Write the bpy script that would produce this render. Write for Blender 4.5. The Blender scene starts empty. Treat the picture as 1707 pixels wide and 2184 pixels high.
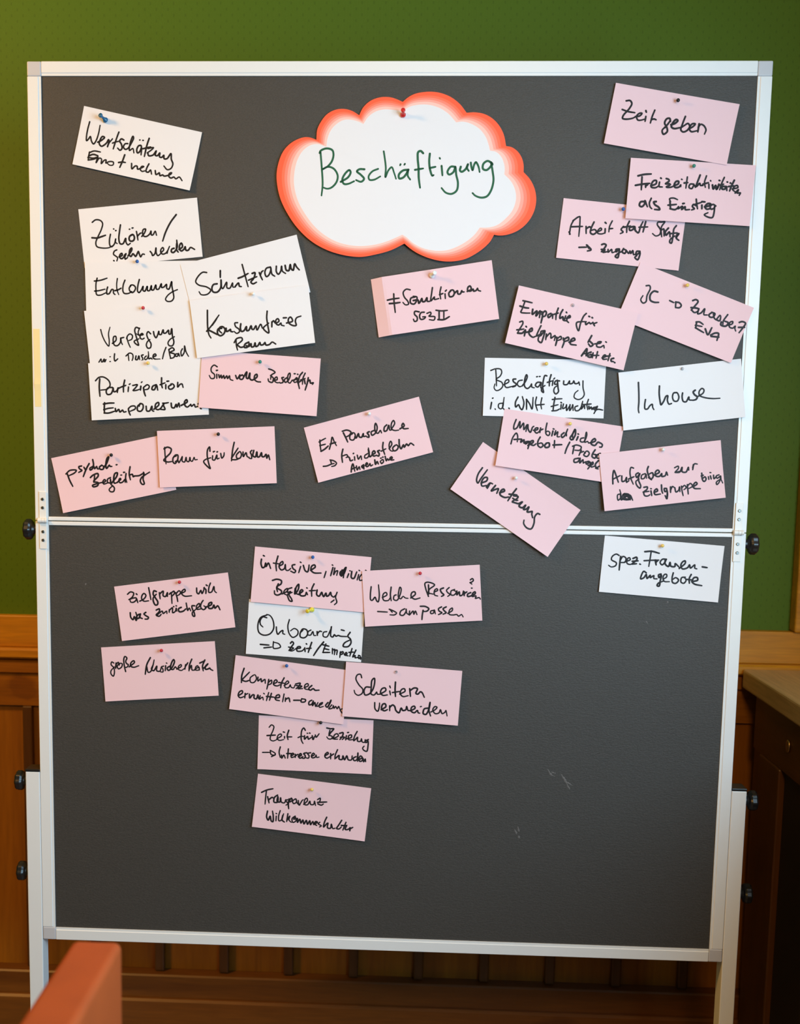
import bpy, bmesh, math, random
from mathutils import Vector, Matrix

random.seed(7)
SC = bpy.context.scene
COL = SC.collection
ZC = 1.25            # height of the board's middle above the floor
WALL_Y = 0.45        # back wall surface (the board's front plane is y = 0)

# ------------------------------------------------------------------ camera
cd = bpy.data.cameras.new('camera')
cam = bpy.data.objects.new('camera', cd)
COL.objects.link(cam)
SC.camera = cam
right = Vector((0.99881499, 0.04649233, 0.01439055))
up = Vector((-0.01985492, 0.11929861, 0.99265987))
fwd = Vector((-0.0444343, 0.99176928, -0.12008034))
m = Matrix((right, up, -fwd)).transposed().to_4x4()
m.translation = Vector((0.0178668, -1.89864345, ZC + 0.12871741))
cam.matrix_world = m
cd.sensor_fit = 'HORIZONTAL'
cd.sensor_width = 36.0
cd.lens = 36.0 * 2400.0 / 1707.0
cd.shift_x = (853.5 - 736.6148) / 1707.0
cd.shift_y = (1248.8412 - 1092.0) / 1707.0
cd.clip_start = 0.05
cd.dof.use_dof = True
cd.dof.focus_distance = 1.88
cd.dof.aperture_fstop = 5.6

# ------------------------------------------------------------------ world, lights, exposure
SC.view_settings.view_transform = 'Standard'
SC.view_settings.look = 'None'
SC.view_settings.gamma = 1.0
SC.view_settings.use_curve_mapping = False
SC.view_settings.exposure = -0.17
w = bpy.data.worlds.new('sky')
SC.world = w
w.use_nodes = True
w.node_tree.nodes['Background'].inputs[0].default_value = (0.62, 0.80, 1.0, 1)
w.node_tree.nodes['Background'].inputs[1].default_value = 1.0

def area(name, loc, target, sx, sy, power, color):
    l = bpy.data.lights.new(name, 'AREA')
    l.shape = 'RECTANGLE'; l.size = sx; l.size_y = sy
    l.energy = power; l.color = color
    o = bpy.data.objects.new(name, l); COL.objects.link(o)
    o.location = loc
    d = Vector(target) - Vector(loc)
    o.rotation_euler = d.to_track_quat('-Z', 'Y').to_euler()
    return o
# daylight arriving through the window in the right wall
area('window_daylight', (1.13, -1.45, 1.58), (-0.1, -0.95, 1.42), 1.7, 1.06, 88, (0.47, 0.77, 1.0))
# warm lamp under the ceiling, left of the camera
area('warm_ceiling_lamp', (-1.60, -0.80, 2.36), (-0.75, 0.3, 1.25), 0.30, 0.30, 26, (1.0, 0.52, 0.13))
sl = bpy.data.lights.new('warm_fill_spot', 'SPOT')  # unseen warm fill added behind the camera; its cone keeps the right wall darker
sl.energy = 122; sl.color = (1.0, 0.58, 0.20); sl.spot_size = math.radians(46); sl.spot_blend = 0.7; sl.shadow_soft_size = 0.25
so = bpy.data.objects.new('warm_fill_spot', sl); COL.objects.link(so)
so.location = (0.1, -2.9, 2.6)
so.rotation_euler = (Vector((0.05, 0.0, 1.0)) - Vector(so.location)).to_track_quat('-Z', 'Y').to_euler()

# ------------------------------------------------------------------ helpers
def tag(o, label=None, cat=None, group=None, kind=None):
    if label: o['label'] = label
    if cat: o['category'] = cat
    if group: o['group'] = group
    if kind: o['kind'] = kind
    return o

def empty(name, loc=(0, 0, 0), rot=(0, 0, 0)):
    o = bpy.data.objects.new(name, None)
    o.empty_display_size = 0.02
    o.location = loc; o.rotation_euler = rot
    COL.objects.link(o)
    return o

def obj(name, bm, mat, parent=None, smooth=False, loc=None, rot=None):
    me = bpy.data.meshes.new(name)
    bmesh.ops.recalc_face_normals(bm, faces=bm.faces[:])
    bm.to_mesh(me); bm.free()
    for mm in (mat if isinstance(mat, (list, tuple)) else [mat]):
        me.materials.append(mm)
    if smooth:
        for p in me.polygons: p.use_smooth = True
    o = bpy.data.objects.new(name, me)
    COL.objects.link(o)
    if parent: o.parent = parent
    if loc: o.location = loc
    if rot: o.rotation_euler = rot
    return o

def box(bm, x0, x1, y0, y1, z0, z1, bevel=0.0, seg=2):
    vs = [bm.verts.new(p) for p in ((x0, y0, z0), (x1, y0, z0), (x1, y1, z0), (x0, y1, z0),
                                    (x0, y0, z1), (x1, y0, z1), (x1, y1, z1), (x0, y1, z1))]
    fs = [bm.faces.new([vs[i] for i in q]) for q in
          ((0, 3, 2, 1), (4, 5, 6, 7), (0, 1, 5, 4), (1, 2, 6, 5), (2, 3, 7, 6), (3, 0, 4, 7))]
    if bevel > 0:
        es = list({e for f in fs for e in f.edges})
        bmesh.ops.bevel(bm, geom=es, offset=bevel, segments=seg, profile=0.5, affect='EDGES')
    return bm

def newbox(*a, **k):
    return box(bmesh.new(), *a, **k)

def lathe(bm, prof, axis='Z', n=24, origin=(0, 0, 0), lobes=0, depth=0.0):
    """prof: list of (radius, height[, lobed])"""
    rings = []
    ox, oy, oz = origin
    for pr in prof:
        r, h = pr[0], pr[1]
        lob = pr[2] if len(pr) > 2 else 0
        ring = []
        for i in range(n):
            a = 2 * math.pi * i / n
            rr = r * (1 + (depth * math.cos(lobes * a) if lob else 0))
            c, s = rr * math.cos(a), rr * math.sin(a)
            if axis == 'Z': p = (ox + c, oy + s, oz + h)
            elif axis == 'X': p = (ox + h, oy + c, oz + s)
            else: p = (ox + c, oy + h, oz + s)
            ring.append(bm.verts.new(p))
        rings.append(ring)
    for a, b in zip(rings, rings[1:]):
        for i in range(n):
            bm.faces.new((a[i], a[(i + 1) % n], b[(i + 1) % n], b[i]))
    bm.faces.new(rings[0]); bm.faces.new(rings[-1])
    return bm

def extrude_profile(bm, prof, axis, a0, a1):
    """closed profile of 2D points swept straight along an axis ('X': (y,z) points; 'Y': (x,z); 'Z': (x,y))"""
    def P(p, t):
        return (t, p[0], p[1]) if axis == 'X' else (p[0], t, p[1]) if axis == 'Y' else (p[0], p[1], t)
    A = [bm.verts.new(P(p, a0)) for p in prof]
    B = [bm.verts.new(P(p, a1)) for p in prof]
    n = len(prof)
    for i in range(n):
        bm.faces.new((A[i], A[(i + 1) % n], B[(i + 1) % n], B[i]))
    bm.faces.new(A); bm.faces.new(B)
    return bm

# ------------------------------------------------------------------ materials
def lin(r, g, b):
    f = lambda c: c / 12.92 if c <= 0.04045 else ((c + 0.055) / 1.055) ** 2.4
    return (f(r / 255), f(g / 255), f(b / 255), 1)

def mat(name, color, rough=0.5, metal=0.0, spec=0.5, bump=None, vary=None, sheen=0.0):
    M = bpy.data.materials.new(name); M.use_nodes = True
    nt = M.node_tree; b = nt.nodes['Principled BSDF']
    b.inputs['Base Color'].default_value = color
    b.inputs['Roughness'].default_value = rough
    b.inputs['Metallic'].default_value = metal
    b.inputs['Specular IOR Level'].default_value = spec
    if sheen:
        b.inputs['Sheen Weight'].default_value = sheen
    if vary or bump:
        tc = nt.nodes.new('ShaderNodeTexCoord')
    if vary:
        sc, amt = vary
        n = nt.nodes.new('ShaderNodeTexNoise'); n.inputs['Scale'].default_value = sc; n.inputs['Detail'].default_value = 3
        nt.links.new(tc.outputs['Object'], n.inputs['Vector'])
        mr = nt.nodes.new('ShaderNodeMapRange')
        mr.inputs[1].default_value = 0.3; mr.inputs[2].default_value = 0.7
        mr.inputs[3].default_value = 1 - amt; mr.inputs[4].default_value = 1 + amt
        nt.links.new(n.outputs['Fac'], mr.inputs[0])
        mx = nt.nodes.new('ShaderNodeVectorMath'); mx.operation = 'SCALE'
        mx.inputs[0].default_value = color[:3]
        nt.links.new(mr.outputs[0], mx.inputs['Scale'])
        nt.links.new(mx.outputs[0], b.inputs['Base Color'])
    if bump:
        sc, st, dist = bump
        n2 = nt.nodes.new('ShaderNodeTexNoise'); n2.inputs['Scale'].default_value = sc; n2.inputs['Detail'].default_value = 4
        nt.links.new(tc.outputs['Object'], n2.inputs['Vector'])
        bp = nt.nodes.new('ShaderNodeBump'); bp.inputs['Strength'].default_value = st; bp.inputs['Distance'].default_value = dist
        nt.links.new(n2.outputs['Fac'], bp.inputs['Height'])
        nt.links.new(bp.outputs[0], b.inputs['Normal'])
    return M

def wood(name, light, mid, dark, axis='X', scale=1.0, rough=0.4, knots=()):
    M = bpy.data.materials.new(name); M.use_nodes = True
    nt = M.node_tree; L = nt.links; N = nt.nodes.new
    b = nt.nodes['Principled BSDF']
    b.inputs['Roughness'].default_value = rough
    tc = N('ShaderNodeTexCoord')
    mp = N('ShaderNodeMapping')
    s = {'X': (1.2, 14, 14), 'Y': (14, 1.2, 14), 'Z': (14, 14, 1.2)}[axis]
    mp.inputs['Scale'].default_value = [v * scale for v in s]
    L.new(tc.outputs['Object'], mp.inputs['Vector'])
    src = mp.outputs[0]
    n = N('ShaderNodeTexNoise'); n.inputs['Scale'].default_value = 1.3; n.inputs['Detail'].default_value = 6
    n.inputs['Distortion'].default_value = 0.9
    L.new(src, n.inputs['Vector'])
    height = n.outputs['Fac']
    for kc, kr in knots:     # growth rings bending round a knot
        sub = N('ShaderNodeVectorMath'); sub.operation = 'SUBTRACT'; sub.inputs[1].default_value = kc
        L.new(tc.outputs['Object'], sub.inputs[0])
        scl = N('ShaderNodeVectorMath'); scl.operation = 'MULTIPLY'
        scl.inputs[1].default_value = {'X': (.55, 0, 1), 'Y': (0, .55, 1), 'Z': (1, 0, .55)}[axis]
        L.new(sub.outputs[0], scl.inputs[0])
        nn = N('ShaderNodeTexNoise'); nn.inputs['Scale'].default_value = 30
        L.new(tc.outputs['Object'], nn.inputs['Vector'])
        ln = N('ShaderNodeVectorMath'); ln.operation = 'LENGTH'
        L.new(scl.outputs[0], ln.inputs[0])
        ad = N('ShaderNodeMath'); ad.operation = 'MULTIPLY_ADD'; ad.inputs[1].default_value = 0.02
        L.new(nn.outputs['Fac'], ad.inputs[0]); L.new(ln.outputs['Value'], ad.inputs[2])
        mr = N('ShaderNodeMapRange'); mr.inputs[1].default_value = kr * 0.35 + 0.01; mr.inputs[2].default_value = kr + 0.01
        mr.inputs[3].default_value = 0.42; mr.inputs[4].default_value = 0.0
        L.new(ad.outputs[0], mr.inputs[0])
        a2 = N('ShaderNodeMath'); a2.operation = 'SUBTRACT'
        L.new(height, a2.inputs[0]); L.new(mr.outputs[0], a2.inputs[1])
        height = a2.outputs[0]
    cr = N('ShaderNodeValToRGB')
    cr.color_ramp.elements[0].position = 0.25; cr.color_ramp.elements[0].color = dark
    cr.color_ramp.elements[1].position = 0.75; cr.color_ramp.elements[1].color = light
    e = cr.color_ramp.elements.new(0.5); e.color = mid
    L.new(height, cr.inputs[0])
    fine = N('ShaderNodeTexNoise'); fine.inputs['Scale'].default_value = 12; fine.inputs['Detail'].default_value = 3
    L.new(src, fine.inputs['Vector'])
    mr2 = N('ShaderNodeMapRange'); mr2.inputs[1].default_value = .3; mr2.inputs[2].default_value = .7
    mr2.inputs[3].default_value = .86; mr2.inputs[4].default_value = 1.1
    L.new(fine.outputs['Fac'], mr2.inputs[0])
    vm = N('ShaderNodeVectorMath'); vm.operation = 'SCALE'
    L.new(cr.outputs[0], vm.inputs[0]); L.new(mr2.outputs[0], vm.inputs['Scale'])
    L.new(vm.outputs[0], b.inputs['Base Color'])
    bp = N('ShaderNodeBump'); bp.inputs['Strength'].default_value = 0.12; bp.inputs['Distance'].default_value = 0.001
    L.new(fine.outputs['Fac'], bp.inputs['Height']); L.new(bp.outputs[0], b.inputs['Normal'])
    return M

def wallpaper():
    M = bpy.data.materials.new('green_wallpaper'); M.use_nodes = True
    nt = M.node_tree; L = nt.links; N = nt.nodes.new
    b = nt.nodes['Principled BSDF']; b.inputs['Roughness'].default_value = 0.6; b.inputs['Specular IOR Level'].default_value = 0.25
    tc = N('ShaderNodeTexCoord'); sx = N('ShaderNodeSeparateXYZ'); L.new(tc.outputs['Object'], sx.inputs[0])
    def math_(op, a, c=None, d=None):
        n = N('ShaderNodeMath'); n.operation = op
        for i, v in enumerate((a, c, d)):
            if v is None: continue
            if isinstance(v, (int, float)): n.inputs[i].default_value = v
            else: L.new(v, n.inputs[i])
        return n.outputs[0]
    row = math_('MULTIPLY', sx.outputs['Z'], 1 / 0.0112)
    rowi = math_('FLOOR', row)
    off = math_('MULTIPLY', math_('FLOORED_MODULO', rowi, 2.0), 0.5)
    colx = math_('ADD', math_('MULTIPLY', sx.outputs['X'], 1 / 0.0235), off)
    fx = math_('FRACT', colx); fz = math_('FRACT', row)
    mx_ = math_('LESS_THAN', math_('ABSOLUTE', math_('SUBTRACT', fx, .5)), 0.06)
    mz_ = math_('LESS_THAN', math_('ABSOLUTE', math_('SUBTRACT', fz, .5)), 0.24)
    dash = math_('MULTIPLY', mx_, mz_)
    rib = math_('SINE', math_('MULTIPLY', sx.outputs['X'], 2 * math.pi / 0.0022))
    hgt = math_('SUBTRACT', math_('MULTIPLY', rib, 0.25), dash)
    mix = N('ShaderNodeMix'); mix.data_type = 'RGBA'
    mix.inputs['A'].default_value = WALL_GREEN
    mix.inputs['B'].default_value = [c * .84 for c in WALL_GREEN[:3]] + [1]
    L.new(dash, mix.inputs['Factor']); L.new(mix.outputs['Result'], b.inputs['Base Color'])
    bp = N('ShaderNodeBump'); bp.inputs['Strength'].default_value = 0.35; bp.inputs['Distance'].default_value = 0.0006
    L.new(hgt, bp.inputs['Height']); L.new(bp.outputs[0], b.inputs['Normal'])
    return M

def felt_mat():
    M = mat('charcoal_felt', FELT, rough=0.58, spec=0.52)
    nt = M.node_tree; L = nt.links; N = nt.nodes.new
    b = nt.nodes['Principled BSDF']
    tc = N('ShaderNodeTexCoord'); mp = N('ShaderNodeMapping')
    mp.inputs['Rotation'].default_value = (0, math.radians(38), 0)
    mp.inputs['Scale'].default_value = (1, 1, 2.2)
    L.new(tc.outputs['Object'], mp.inputs['Vector'])
    n = N('ShaderNodeTexNoise'); n.inputs['Scale'].default_value = 210; n.inputs['Detail'].default_value = 5; n.inputs['Roughness'].default_value = .65
    L.new(mp.outputs[0], n.inputs['Vector'])
    bp = N('ShaderNodeBump'); bp.inputs['Strength'].default_value = 0.55; bp.inputs['Distance'].default_value = 0.0012
    L.new(n.outputs['Fac'], bp.inputs['Height']); L.new(bp.outputs[0], b.inputs['Normal'])
    n2 = N('ShaderNodeTexNoise'); n2.inputs['Scale'].default_value = 420; n2.inputs['Detail'].default_value = 2
    L.new(mp.outputs[0], n2.inputs['Vector'])
    mr = N('ShaderNodeMapRange'); mr.inputs[1].default_value = .3; mr.inputs[2].default_value = .7
    mr.inputs[3].default_value = .8; mr.inputs[4].default_value = 1.22
    L.new(n2.outputs['Fac'], mr.inputs[0])
    vm = N('ShaderNodeVectorMath'); vm.operation = 'SCALE'; vm.inputs[0].default_value = FELT[:3]
    L.new(mr.outputs[0], vm.inputs['Scale']); L.new(vm.outputs[0], b.inputs['Base Color'])
    return M

def mesh_grille_mat():
    M = mat('perforated_black_metal', (0.012, 0.011, 0.010, 1), rough=0.5)
    nt = M.node_tree; L = nt.links; N = nt.nodes.new
    b = nt.nodes['Principled BSDF']
    tc = N('ShaderNodeTexCoord'); mp = N('ShaderNodeMapping')
    mp.inputs['Rotation'].default_value = (math.radians(45), 0, 0)
    mp.inputs['Scale'].default_value = (0, 220, 220)
    L.new(tc.outputs['Object'], mp.inputs['Vector'])
    v = N('ShaderNodeTexVoronoi'); v.inputs['Scale'].default_value = 1.0; v.inputs['Randomness'].default_value = 0.0
    L.new(mp.outputs[0], v.inputs['Vector'])
    mr = N('ShaderNodeMapRange'); mr.inputs[1].default_value = .18; mr.inputs[2].default_value = .26
    mr.inputs[3].default_value = 1.0; mr.inputs[4].default_value = 0.0
    L.new(v.outputs['Distance'], mr.inputs[0])
    mix = N('ShaderNodeMix'); mix.data_type = 'RGBA'
    mix.inputs['A'].default_value = (0.010, 0.009, 0.008, 1); mix.inputs['B'].default_value = (0.055, 0.040, 0.026, 1)
    L.new(mr.outputs[0], mix.inputs['Factor']); L.new(mix.outputs['Result'], b.inputs['Base Color'])
    return M

WALL_GREEN = (0.090, 0.170, 0.010, 1)
FELT = (0.045, 0.0405, 0.036, 1)
M_WALL = wallpaper()
M_FELT = felt_mat()
M_ALU = mat('white_silver_frame_paint', (0.79, 0.79, 0.79, 1), rough=0.38, spec=0.5)
M_CORNER = mat('pale_grey_plastic', (0.55, 0.54, 0.57, 1), rough=0.45)
M_HINGE = mat('white_plastic', (0.80, 0.79, 0.77, 1), rough=0.4)
M_STEEL = mat('zinc_steel', (0.22, 0.215, 0.20, 1), rough=0.35, metal=1.0)
M_SLOT_SHADE = mat('slot_shade_black', (0.01, 0.01, 0.01, 1), rough=0.8)
M_BLACK = mat('black_plastic', (0.012, 0.012, 0.013, 1), rough=0.33)
M_WHITE = mat('white_card', (0.79, 0.765, 0.79, 1), rough=0.7, spec=0.25, bump=(900, .06, .0003))
M_PINK = mat('pink_card', (0.82, 0.55, 0.59, 1), rough=0.7, spec=0.25, bump=(900, .06, .0003))
M_INK = mat('black_marker_ink', (0.010, 0.008, 0.010, 1), rough=0.55, spec=0.3)
M_GREENINK = mat('green_marker_ink', (0.010, 0.105, 0.050, 1), rough=0.55, spec=0.3)
M_TAPE = mat('yellow_tape', (0.84, 0.70, 0.36, 1), rough=0.5)
RAIL_L, RAIL_M, RAIL_D = (0.68, 0.30, 0.014, 1), (0.58, 0.245, 0.010, 1), (0.44, 0.17, 0.007, 1)
PAN_L, PAN_M, PAN_D = (0.36, 0.13, 0.006, 1), (0.30, 0.102, 0.004, 1), (0.21, 0.064, 0.003, 1)
M_RAIL = wood('honey_stained_pine_rail', RAIL_L, RAIL_M, RAIL_D, 'X')
M_FRIEZE = wood('honey_stained_pine_frieze', PAN_L, PAN_M, PAN_D, 'X', knots=[((-0.78, 0.43, ZC - .375), .020), ((-0.768, 0.43, ZC - .400), .016)])
M_PANEL = wood('honey_stained_pine_panel', PAN_L, PAN_M, PAN_D, 'Z', scale=.7)
M_BATTEN = wood('dark_stained_pine', (0.12, 0.045, 0.010, 1), (0.095, 0.034, .007, 1), (0.06, 0.02, .004, 1), 'Z')
M_PLINTH = wood('brown_stained_pine_plinth', (0.21, 0.070, 0.008, 1), (0.17, 0.054, 0.006, 1), (0.115, 0.034, 0.004, 1), 'X', knots=[((0.385, 0.40, ZC - 1.10), .035)])
M_CAB = wood('dark_brown_cabinet_wood', (0.115, 0.040, 0.007, 1), (0.092, 0.031, 0.005, 1), (0.065, 0.020, 0.003, 1), 'Z')
M_CABX = wood('dark_brown_cabinet_rail', (0.115, 0.040, 0.007, 1), (0.092, 0.031, 0.005, 1), (0.065, 0.020, 0.003, 1), 'Y')
M_TOP = wood('worn_oak_window_shelf', (0.70, 0.46, 0.20, 1), (0.63, 0.41, 0.175, 1), (0.53, 0.33, 0.14, 1), 'Y', rough=.5)
M_GRILLE = mesh_grille_mat()
M_CHAIR = mat('terracotta_leather', (0.38, 0.062, 0.009, 1), rough=0.6, spec=0.35, vary=(14, .08), bump=(160, .15, .0008))
M_CHAIRLEG = wood('chair_leg_wood', (0.26, 0.09, 0.03, 1), (0.2, 0.07, 0.02, 1), (0.14, 0.045, 0.015, 1), 'Z')
M_PLASTER = mat('cream_plaster', (0.60, 0.47, 0.30, 1), rough=0.9)
M_FLOOR = wood('brown_floor', (0.25, 0.13, 0.06, 1), (0.2, 0.10, 0.045, 1), (0.14, 0.07, 0.03, 1), 'Y')

# ------------------------------------------------------------------ room
def struct(name, bm, m_):
    o = obj(name, bm, m_); o['kind'] = 'structure'; return o
XL, XR, YF = -2.6, 1.00, -3.6
struct('floor', newbox(XL, XR, YF, WALL_Y, -0.05, 0), M_FLOOR)
struct('ceiling', newbox(XL, XR, YF, WALL_Y, 2.85, 2.9), M_PLASTER)
struct('wall_back', newbox(XL, XR, WALL_Y, WALL_Y + .1, 0, 2.85), M_WALL)
struct('wall_left', newbox(XL - .1, XL, YF, WALL_Y, 0, 2.85), M_WALL)
struct('wall_front', newbox(XL, XR, YF - .1, YF, 0, 2.85), M_PLASTER)
bm = bmesh.new()
WY0, WY1, WZ0, WZ1 = -2.32, -0.76, 1.04, 2.14
box(bm, XR, XR + .12, YF, WALL_Y, 0, WZ0)
box(bm, XR, XR + .12, YF, WALL_Y, WZ1, 2.85)
box(bm, XR, XR + .12, YF, WY0, WZ0, WZ1)
box(bm, XR, XR + .12, WY1, WALL_Y, WZ0, WZ1)
struct('wall_right', bm, M_PLASTER)
bm = bmesh.new()
for a, b_ in ((WY0, WY0 + .05), (WY1 - .05, WY1), ((WY0 + WY1) / 2 - .04, (WY0 + WY1) / 2 + .04)):
    box(bm, XR + .03, XR + .09, a, b_, WZ0, WZ1)
for a, b_ in ((WZ0, WZ0 + .05), (WZ1 - .05, WZ1)):
    box(bm, XR + .032, XR + .088, WY0, WY1, a, b_)
struct('window_1', bm, M_HINGE)

# wainscot on the back wall: rail, ledge, frieze, boards with battens, plinth
W = WALL_Y
struct('trim_1', newbox(XL, XR, W - .022, W, ZC - .2985, ZC - .231, bevel=.002), M_RAIL)
bm = bmesh.new()
prof = [(W, ZC - .3215), (W - .034, ZC - .3215), (W - .040, ZC - .317), (W - .040, ZC - .303), (W - .036, ZC - .2987), (W, ZC - .2987)]
extrude_profile(bm, prof, 'X', XL, XR); struct('trim_2', bm, M_RAIL)
bm = bmesh.new()
prof = [(W, ZC - .357), (W - .020, ZC - .357), (W - .028, ZC - .352), (W - .028, ZC - .330), (W - .020, ZC - .3218), (W, ZC - .3218)]
extrude_profile(bm, prof, 'X', XL, XR); struct('trim_3', bm, M_FRIEZE)
struct('trim_4', newbox(XL, XR, W - .020, W, ZC - .4255, ZC - .3575), M_FRIEZE)
wains = struct('trim_5', newbox(XL, XR, W - .008, W, ZC - 1.012, ZC - .426), M_PANEL)
x = -0.4816 - 15 * 0.1415
while x < XR - .2:
    if x > XL + .05:
        obj('batten', newbox(x - .0105, x + .0105, W - .024, W - .0085, ZC - 1.0115, ZC - .4262, bevel=.003), M_BATTEN, wains)
    x += 0.1415
bm = bmesh.new()
prof = [(W, ZC - 1.063), (W - .040, ZC - 1.063), (W - .040, ZC - 1.016), (W - .037, ZC - 1.0125), (W, ZC - 1.0125)]
extrude_profile(bm, prof, 'X', XL, XR); struct('trim_6', bm, M_PLINTH)
bm = bmesh.new()
prof = [(W, 0.001), (W - .052, 0.001), (W - .052, ZC - 1.068), (W - .047, ZC - 1.0635), (W, ZC - 1.0635)]
extrude_profile(bm, prof, 'X', XL, XR); plinth = struct('trim_7', bm, M_PLINTH)
for i in range(0, 6):
    xa = -.440 + .1965 * i
    obj('vent_slot', newbox(xa, xa + .150, W - .0535, W - .051, ZC - 1.215, ZC - 1.1185, bevel=.0008, seg=1), M_SLOT_SHADE, plinth)  # raised box, no opening; the shade inside the slot is its black colour
# corner post of the window niche, standing on the rail
struct('trim_8', newbox(.836, XR, W - .035, W, ZC - .2308, 2.85, bevel=.004), M_RAIL)

# ------------------------------------------------------------------ window bench (radiator cover) on the right
bench = empty('window_bench', (.745, -.8, 0))
tag(bench, 'dark wooden window bench with worn top right of the pinboard', 'bench')
def part(name, bm, m_, parent=bench, **k):
    o = obj(name, bm, m_, None, **k)
    o.parent = parent
    o.matrix_parent_inverse = parent.matrix_world.inverted() if parent.parent is None and parent.type == 'EMPTY' else Matrix()
    return o
bpy.context.view_layer.update()
BX = .745
part('bench_top', newbox(BX - .012, XR, -2.2, W - .045, ZC - .345, ZC - .306, bevel=.004), M_TOP)
part('top_rail', newbox(BX + .004, BX + .03, -2.2, W - .09, ZC - .457, ZC - .346), M_CABX)
part('side_panel', newbox(BX + .016, BX + .03, .312, W - .06, 0.002, ZC - .4575), M_CAB)
for ya, yb in ((.196, .312), (-1.0, -.88), (-2.2, -2.08)):
    part('stile', newbox(BX, BX + .03, ya, yb, 0.002, ZC - .4575, bevel=.003), M_CAB)
for ya, yb in ((-.88, .196), (-2.08, -1.0)):
    part('grille', newbox(BX + .012, BX + .016, ya + .001, yb - .001, .10, ZC - .458), M_GRILLE)
    part('bottom_rail', newbox(BX + .002, BX + .03, ya + .001, yb - .001, .002, .099), M_CABX)
part('bench_end', newbox(BX + .03, XR, -2.2, -2.17, 0.002, ZC - .346), M_CAB)
bm = bmesh.new()
lathe(bm, [(.0035, 0), (.0075, 0), (.0085, -.002), (.0075, -.004), (.0035, -.004)], 'X', 20, (BX + .0035, .159, ZC - .402))
for v in bm.verts: v.co.z = (v.co.z - (ZC - .402)) * 1.5 + ZC - .402
part('keyhole_plate', bm, mat('brass', (0.5, 0.33, 0.14, 1), rough=.35, metal=1.0), smooth=True)

# ------------------------------------------------------------------ pinboard
board = empty('pinboard', (0, 0, 0))
tag(board, 'folding charcoal felt pinboard with white aluminium frame on two legs', 'pinboard')
HW, HH, FR, LIP = .600, .750, .0185, .0225
def bz(v): return ZC + v
def rail_profile_box(bm, x0, x1, z0, z1, side):
    """frame rail: broad face at y=0, a lower lip on its inner side"""
    if side == 'L':   box(bm, x0, x0 + FR, 0, .022, z0, z1, .0008, 1); box(bm, x0 + FR - .0005, x0 + LIP, .0012, .021, z0, z1)
    elif side == 'R': box(bm, x1 - FR, x1, 0, .022, z0, z1, .0008, 1); box(bm, x1 - LIP, x1 - FR + .0005, .0012, .021, z0, z1)
    elif side == 'T': box(bm, x0, x1, 0, .022, z1 - FR, z1, .0008, 1); box(bm, x0, x1, .0012, .021, z1 - LIP, z1 - FR + .0005)
    elif side == 'B': box(bm, x0, x1, 0, .022, z0, z0 + FR, .0008, 1); box(bm, x0, x1, .0012, .021, z0 + FR - .0005, z0 + LIP)
    return bm
CC = .0235
obj('felt_panel', newbox(-HW + .02, HW - .02, .003, .019, bz(.0078), bz(HH - .02)), M_FELT, board)
obj('felt_panel', newbox(-HW + .02, HW - .02, .003, .019, bz(-HH + .02), bz(-.0078)), M_FELT, board)
obj('frame_rail', rail_profile_box(bmesh.new(), -HW + CC, HW - CC, bz(0), bz(HH), 'T'), M_ALU, board)
obj('frame_rail', rail_profile_box(bmesh.new(), -HW + CC, HW - CC, bz(-HH), bz(0), 'B'), M_ALU, board)
for side in 'LR':
    obj('frame_rail', rail_profile_box(bmesh.new(), -HW, HW, bz(.0006), bz(HH - CC), side), M_ALU, board)
    obj('frame_rail', rail_profile_box(bmesh.new(), -HW, HW, bz(-HH + CC), bz(-.0006), side), M_ALU, board)
for z0, z1 in ((.0007, .0074), (-.0074, -.0007)):
    bm = newbox(-HW + LIP, HW - LIP, .0004, .021, bz(z0), bz(z1), bevel=.0012, seg=2)
    obj('middle_rail', bm, M_ALU, board)
for sx in (-1, 1):
    for sz in (-1, 1):
        bm = bmesh.new()
        xa, xb = sorted((sx * HW, sx * (HW - CC + .0002)))
        za, zb = sorted((sz * HH, sz * (HH - CC + .0002)))
        box(bm, xa, xb, -.0003, .0225, bz(za), bz(zb), .0018, 2)
        obj('corner_cap', bm, M_CORNER, board)
        # a fine step follows the inner lip of the frame
for sx in (-1, 1):
    hx = sx * .5862
    hinge = obj('hinge', box(newbox(hx - .0063, hx + .0063, -.0018, .0005, bz(.004), bz(.0500), bevel=.0006),
                             hx - .0063, hx + .0063, -.0018, .0005, bz(-.0480), bz(-.004), .0006), M_HINGE, board)
    bm = bmesh.new()
    for xa, xb in ((-.0080, -.0012), (-.0010, .0040), (.0042, .0082)):
        lathe(bm, [(.0038, xa), (.0043, xa + .0004), (.0043, xb - .0004), (.0038, xb)], 'X', 20, (hx, -.0036, bz(.0008)))
    obj('hinge_barrel', bm, M_HINGE, hinge, smooth=False)
    for zz in (.037, .0225, -.0185, -.033):
        bm = bmesh.new()
        lathe(bm, [(.0026, -.0018), (.0026, -.0028), (.0019, -.0034), (.0009, -.0034), (.0008, -.0024)], 'Y', 16, (hx, 0, bz(zz)))
        s = obj('screw', bm, M_STEEL, hinge)
def knob_bm(bm, sx, x0, y, z):
    prof = [(.0075, 0), (.0075, .004), (.0095, .0075), (.0150, .0090, 1), (.0172, .0120, 1), (.0172, .0185, 1), (.0150, .0215, 1), (.006, .0225)]
    lathe(bm, [(p[0], sx * p[1]) + tuple(p[2:]) for p in prof], 'X', 64, (x0, y, z), lobes=8, depth=.045)
    return bm
for sx, z in ((-1, -.0157), (1, -.0190)):
    obj('clamp_knob', knob_bm(bmesh.new(), sx, sx * .6002, .012, bz(z)), M_BLACK, board, smooth=False)
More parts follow.
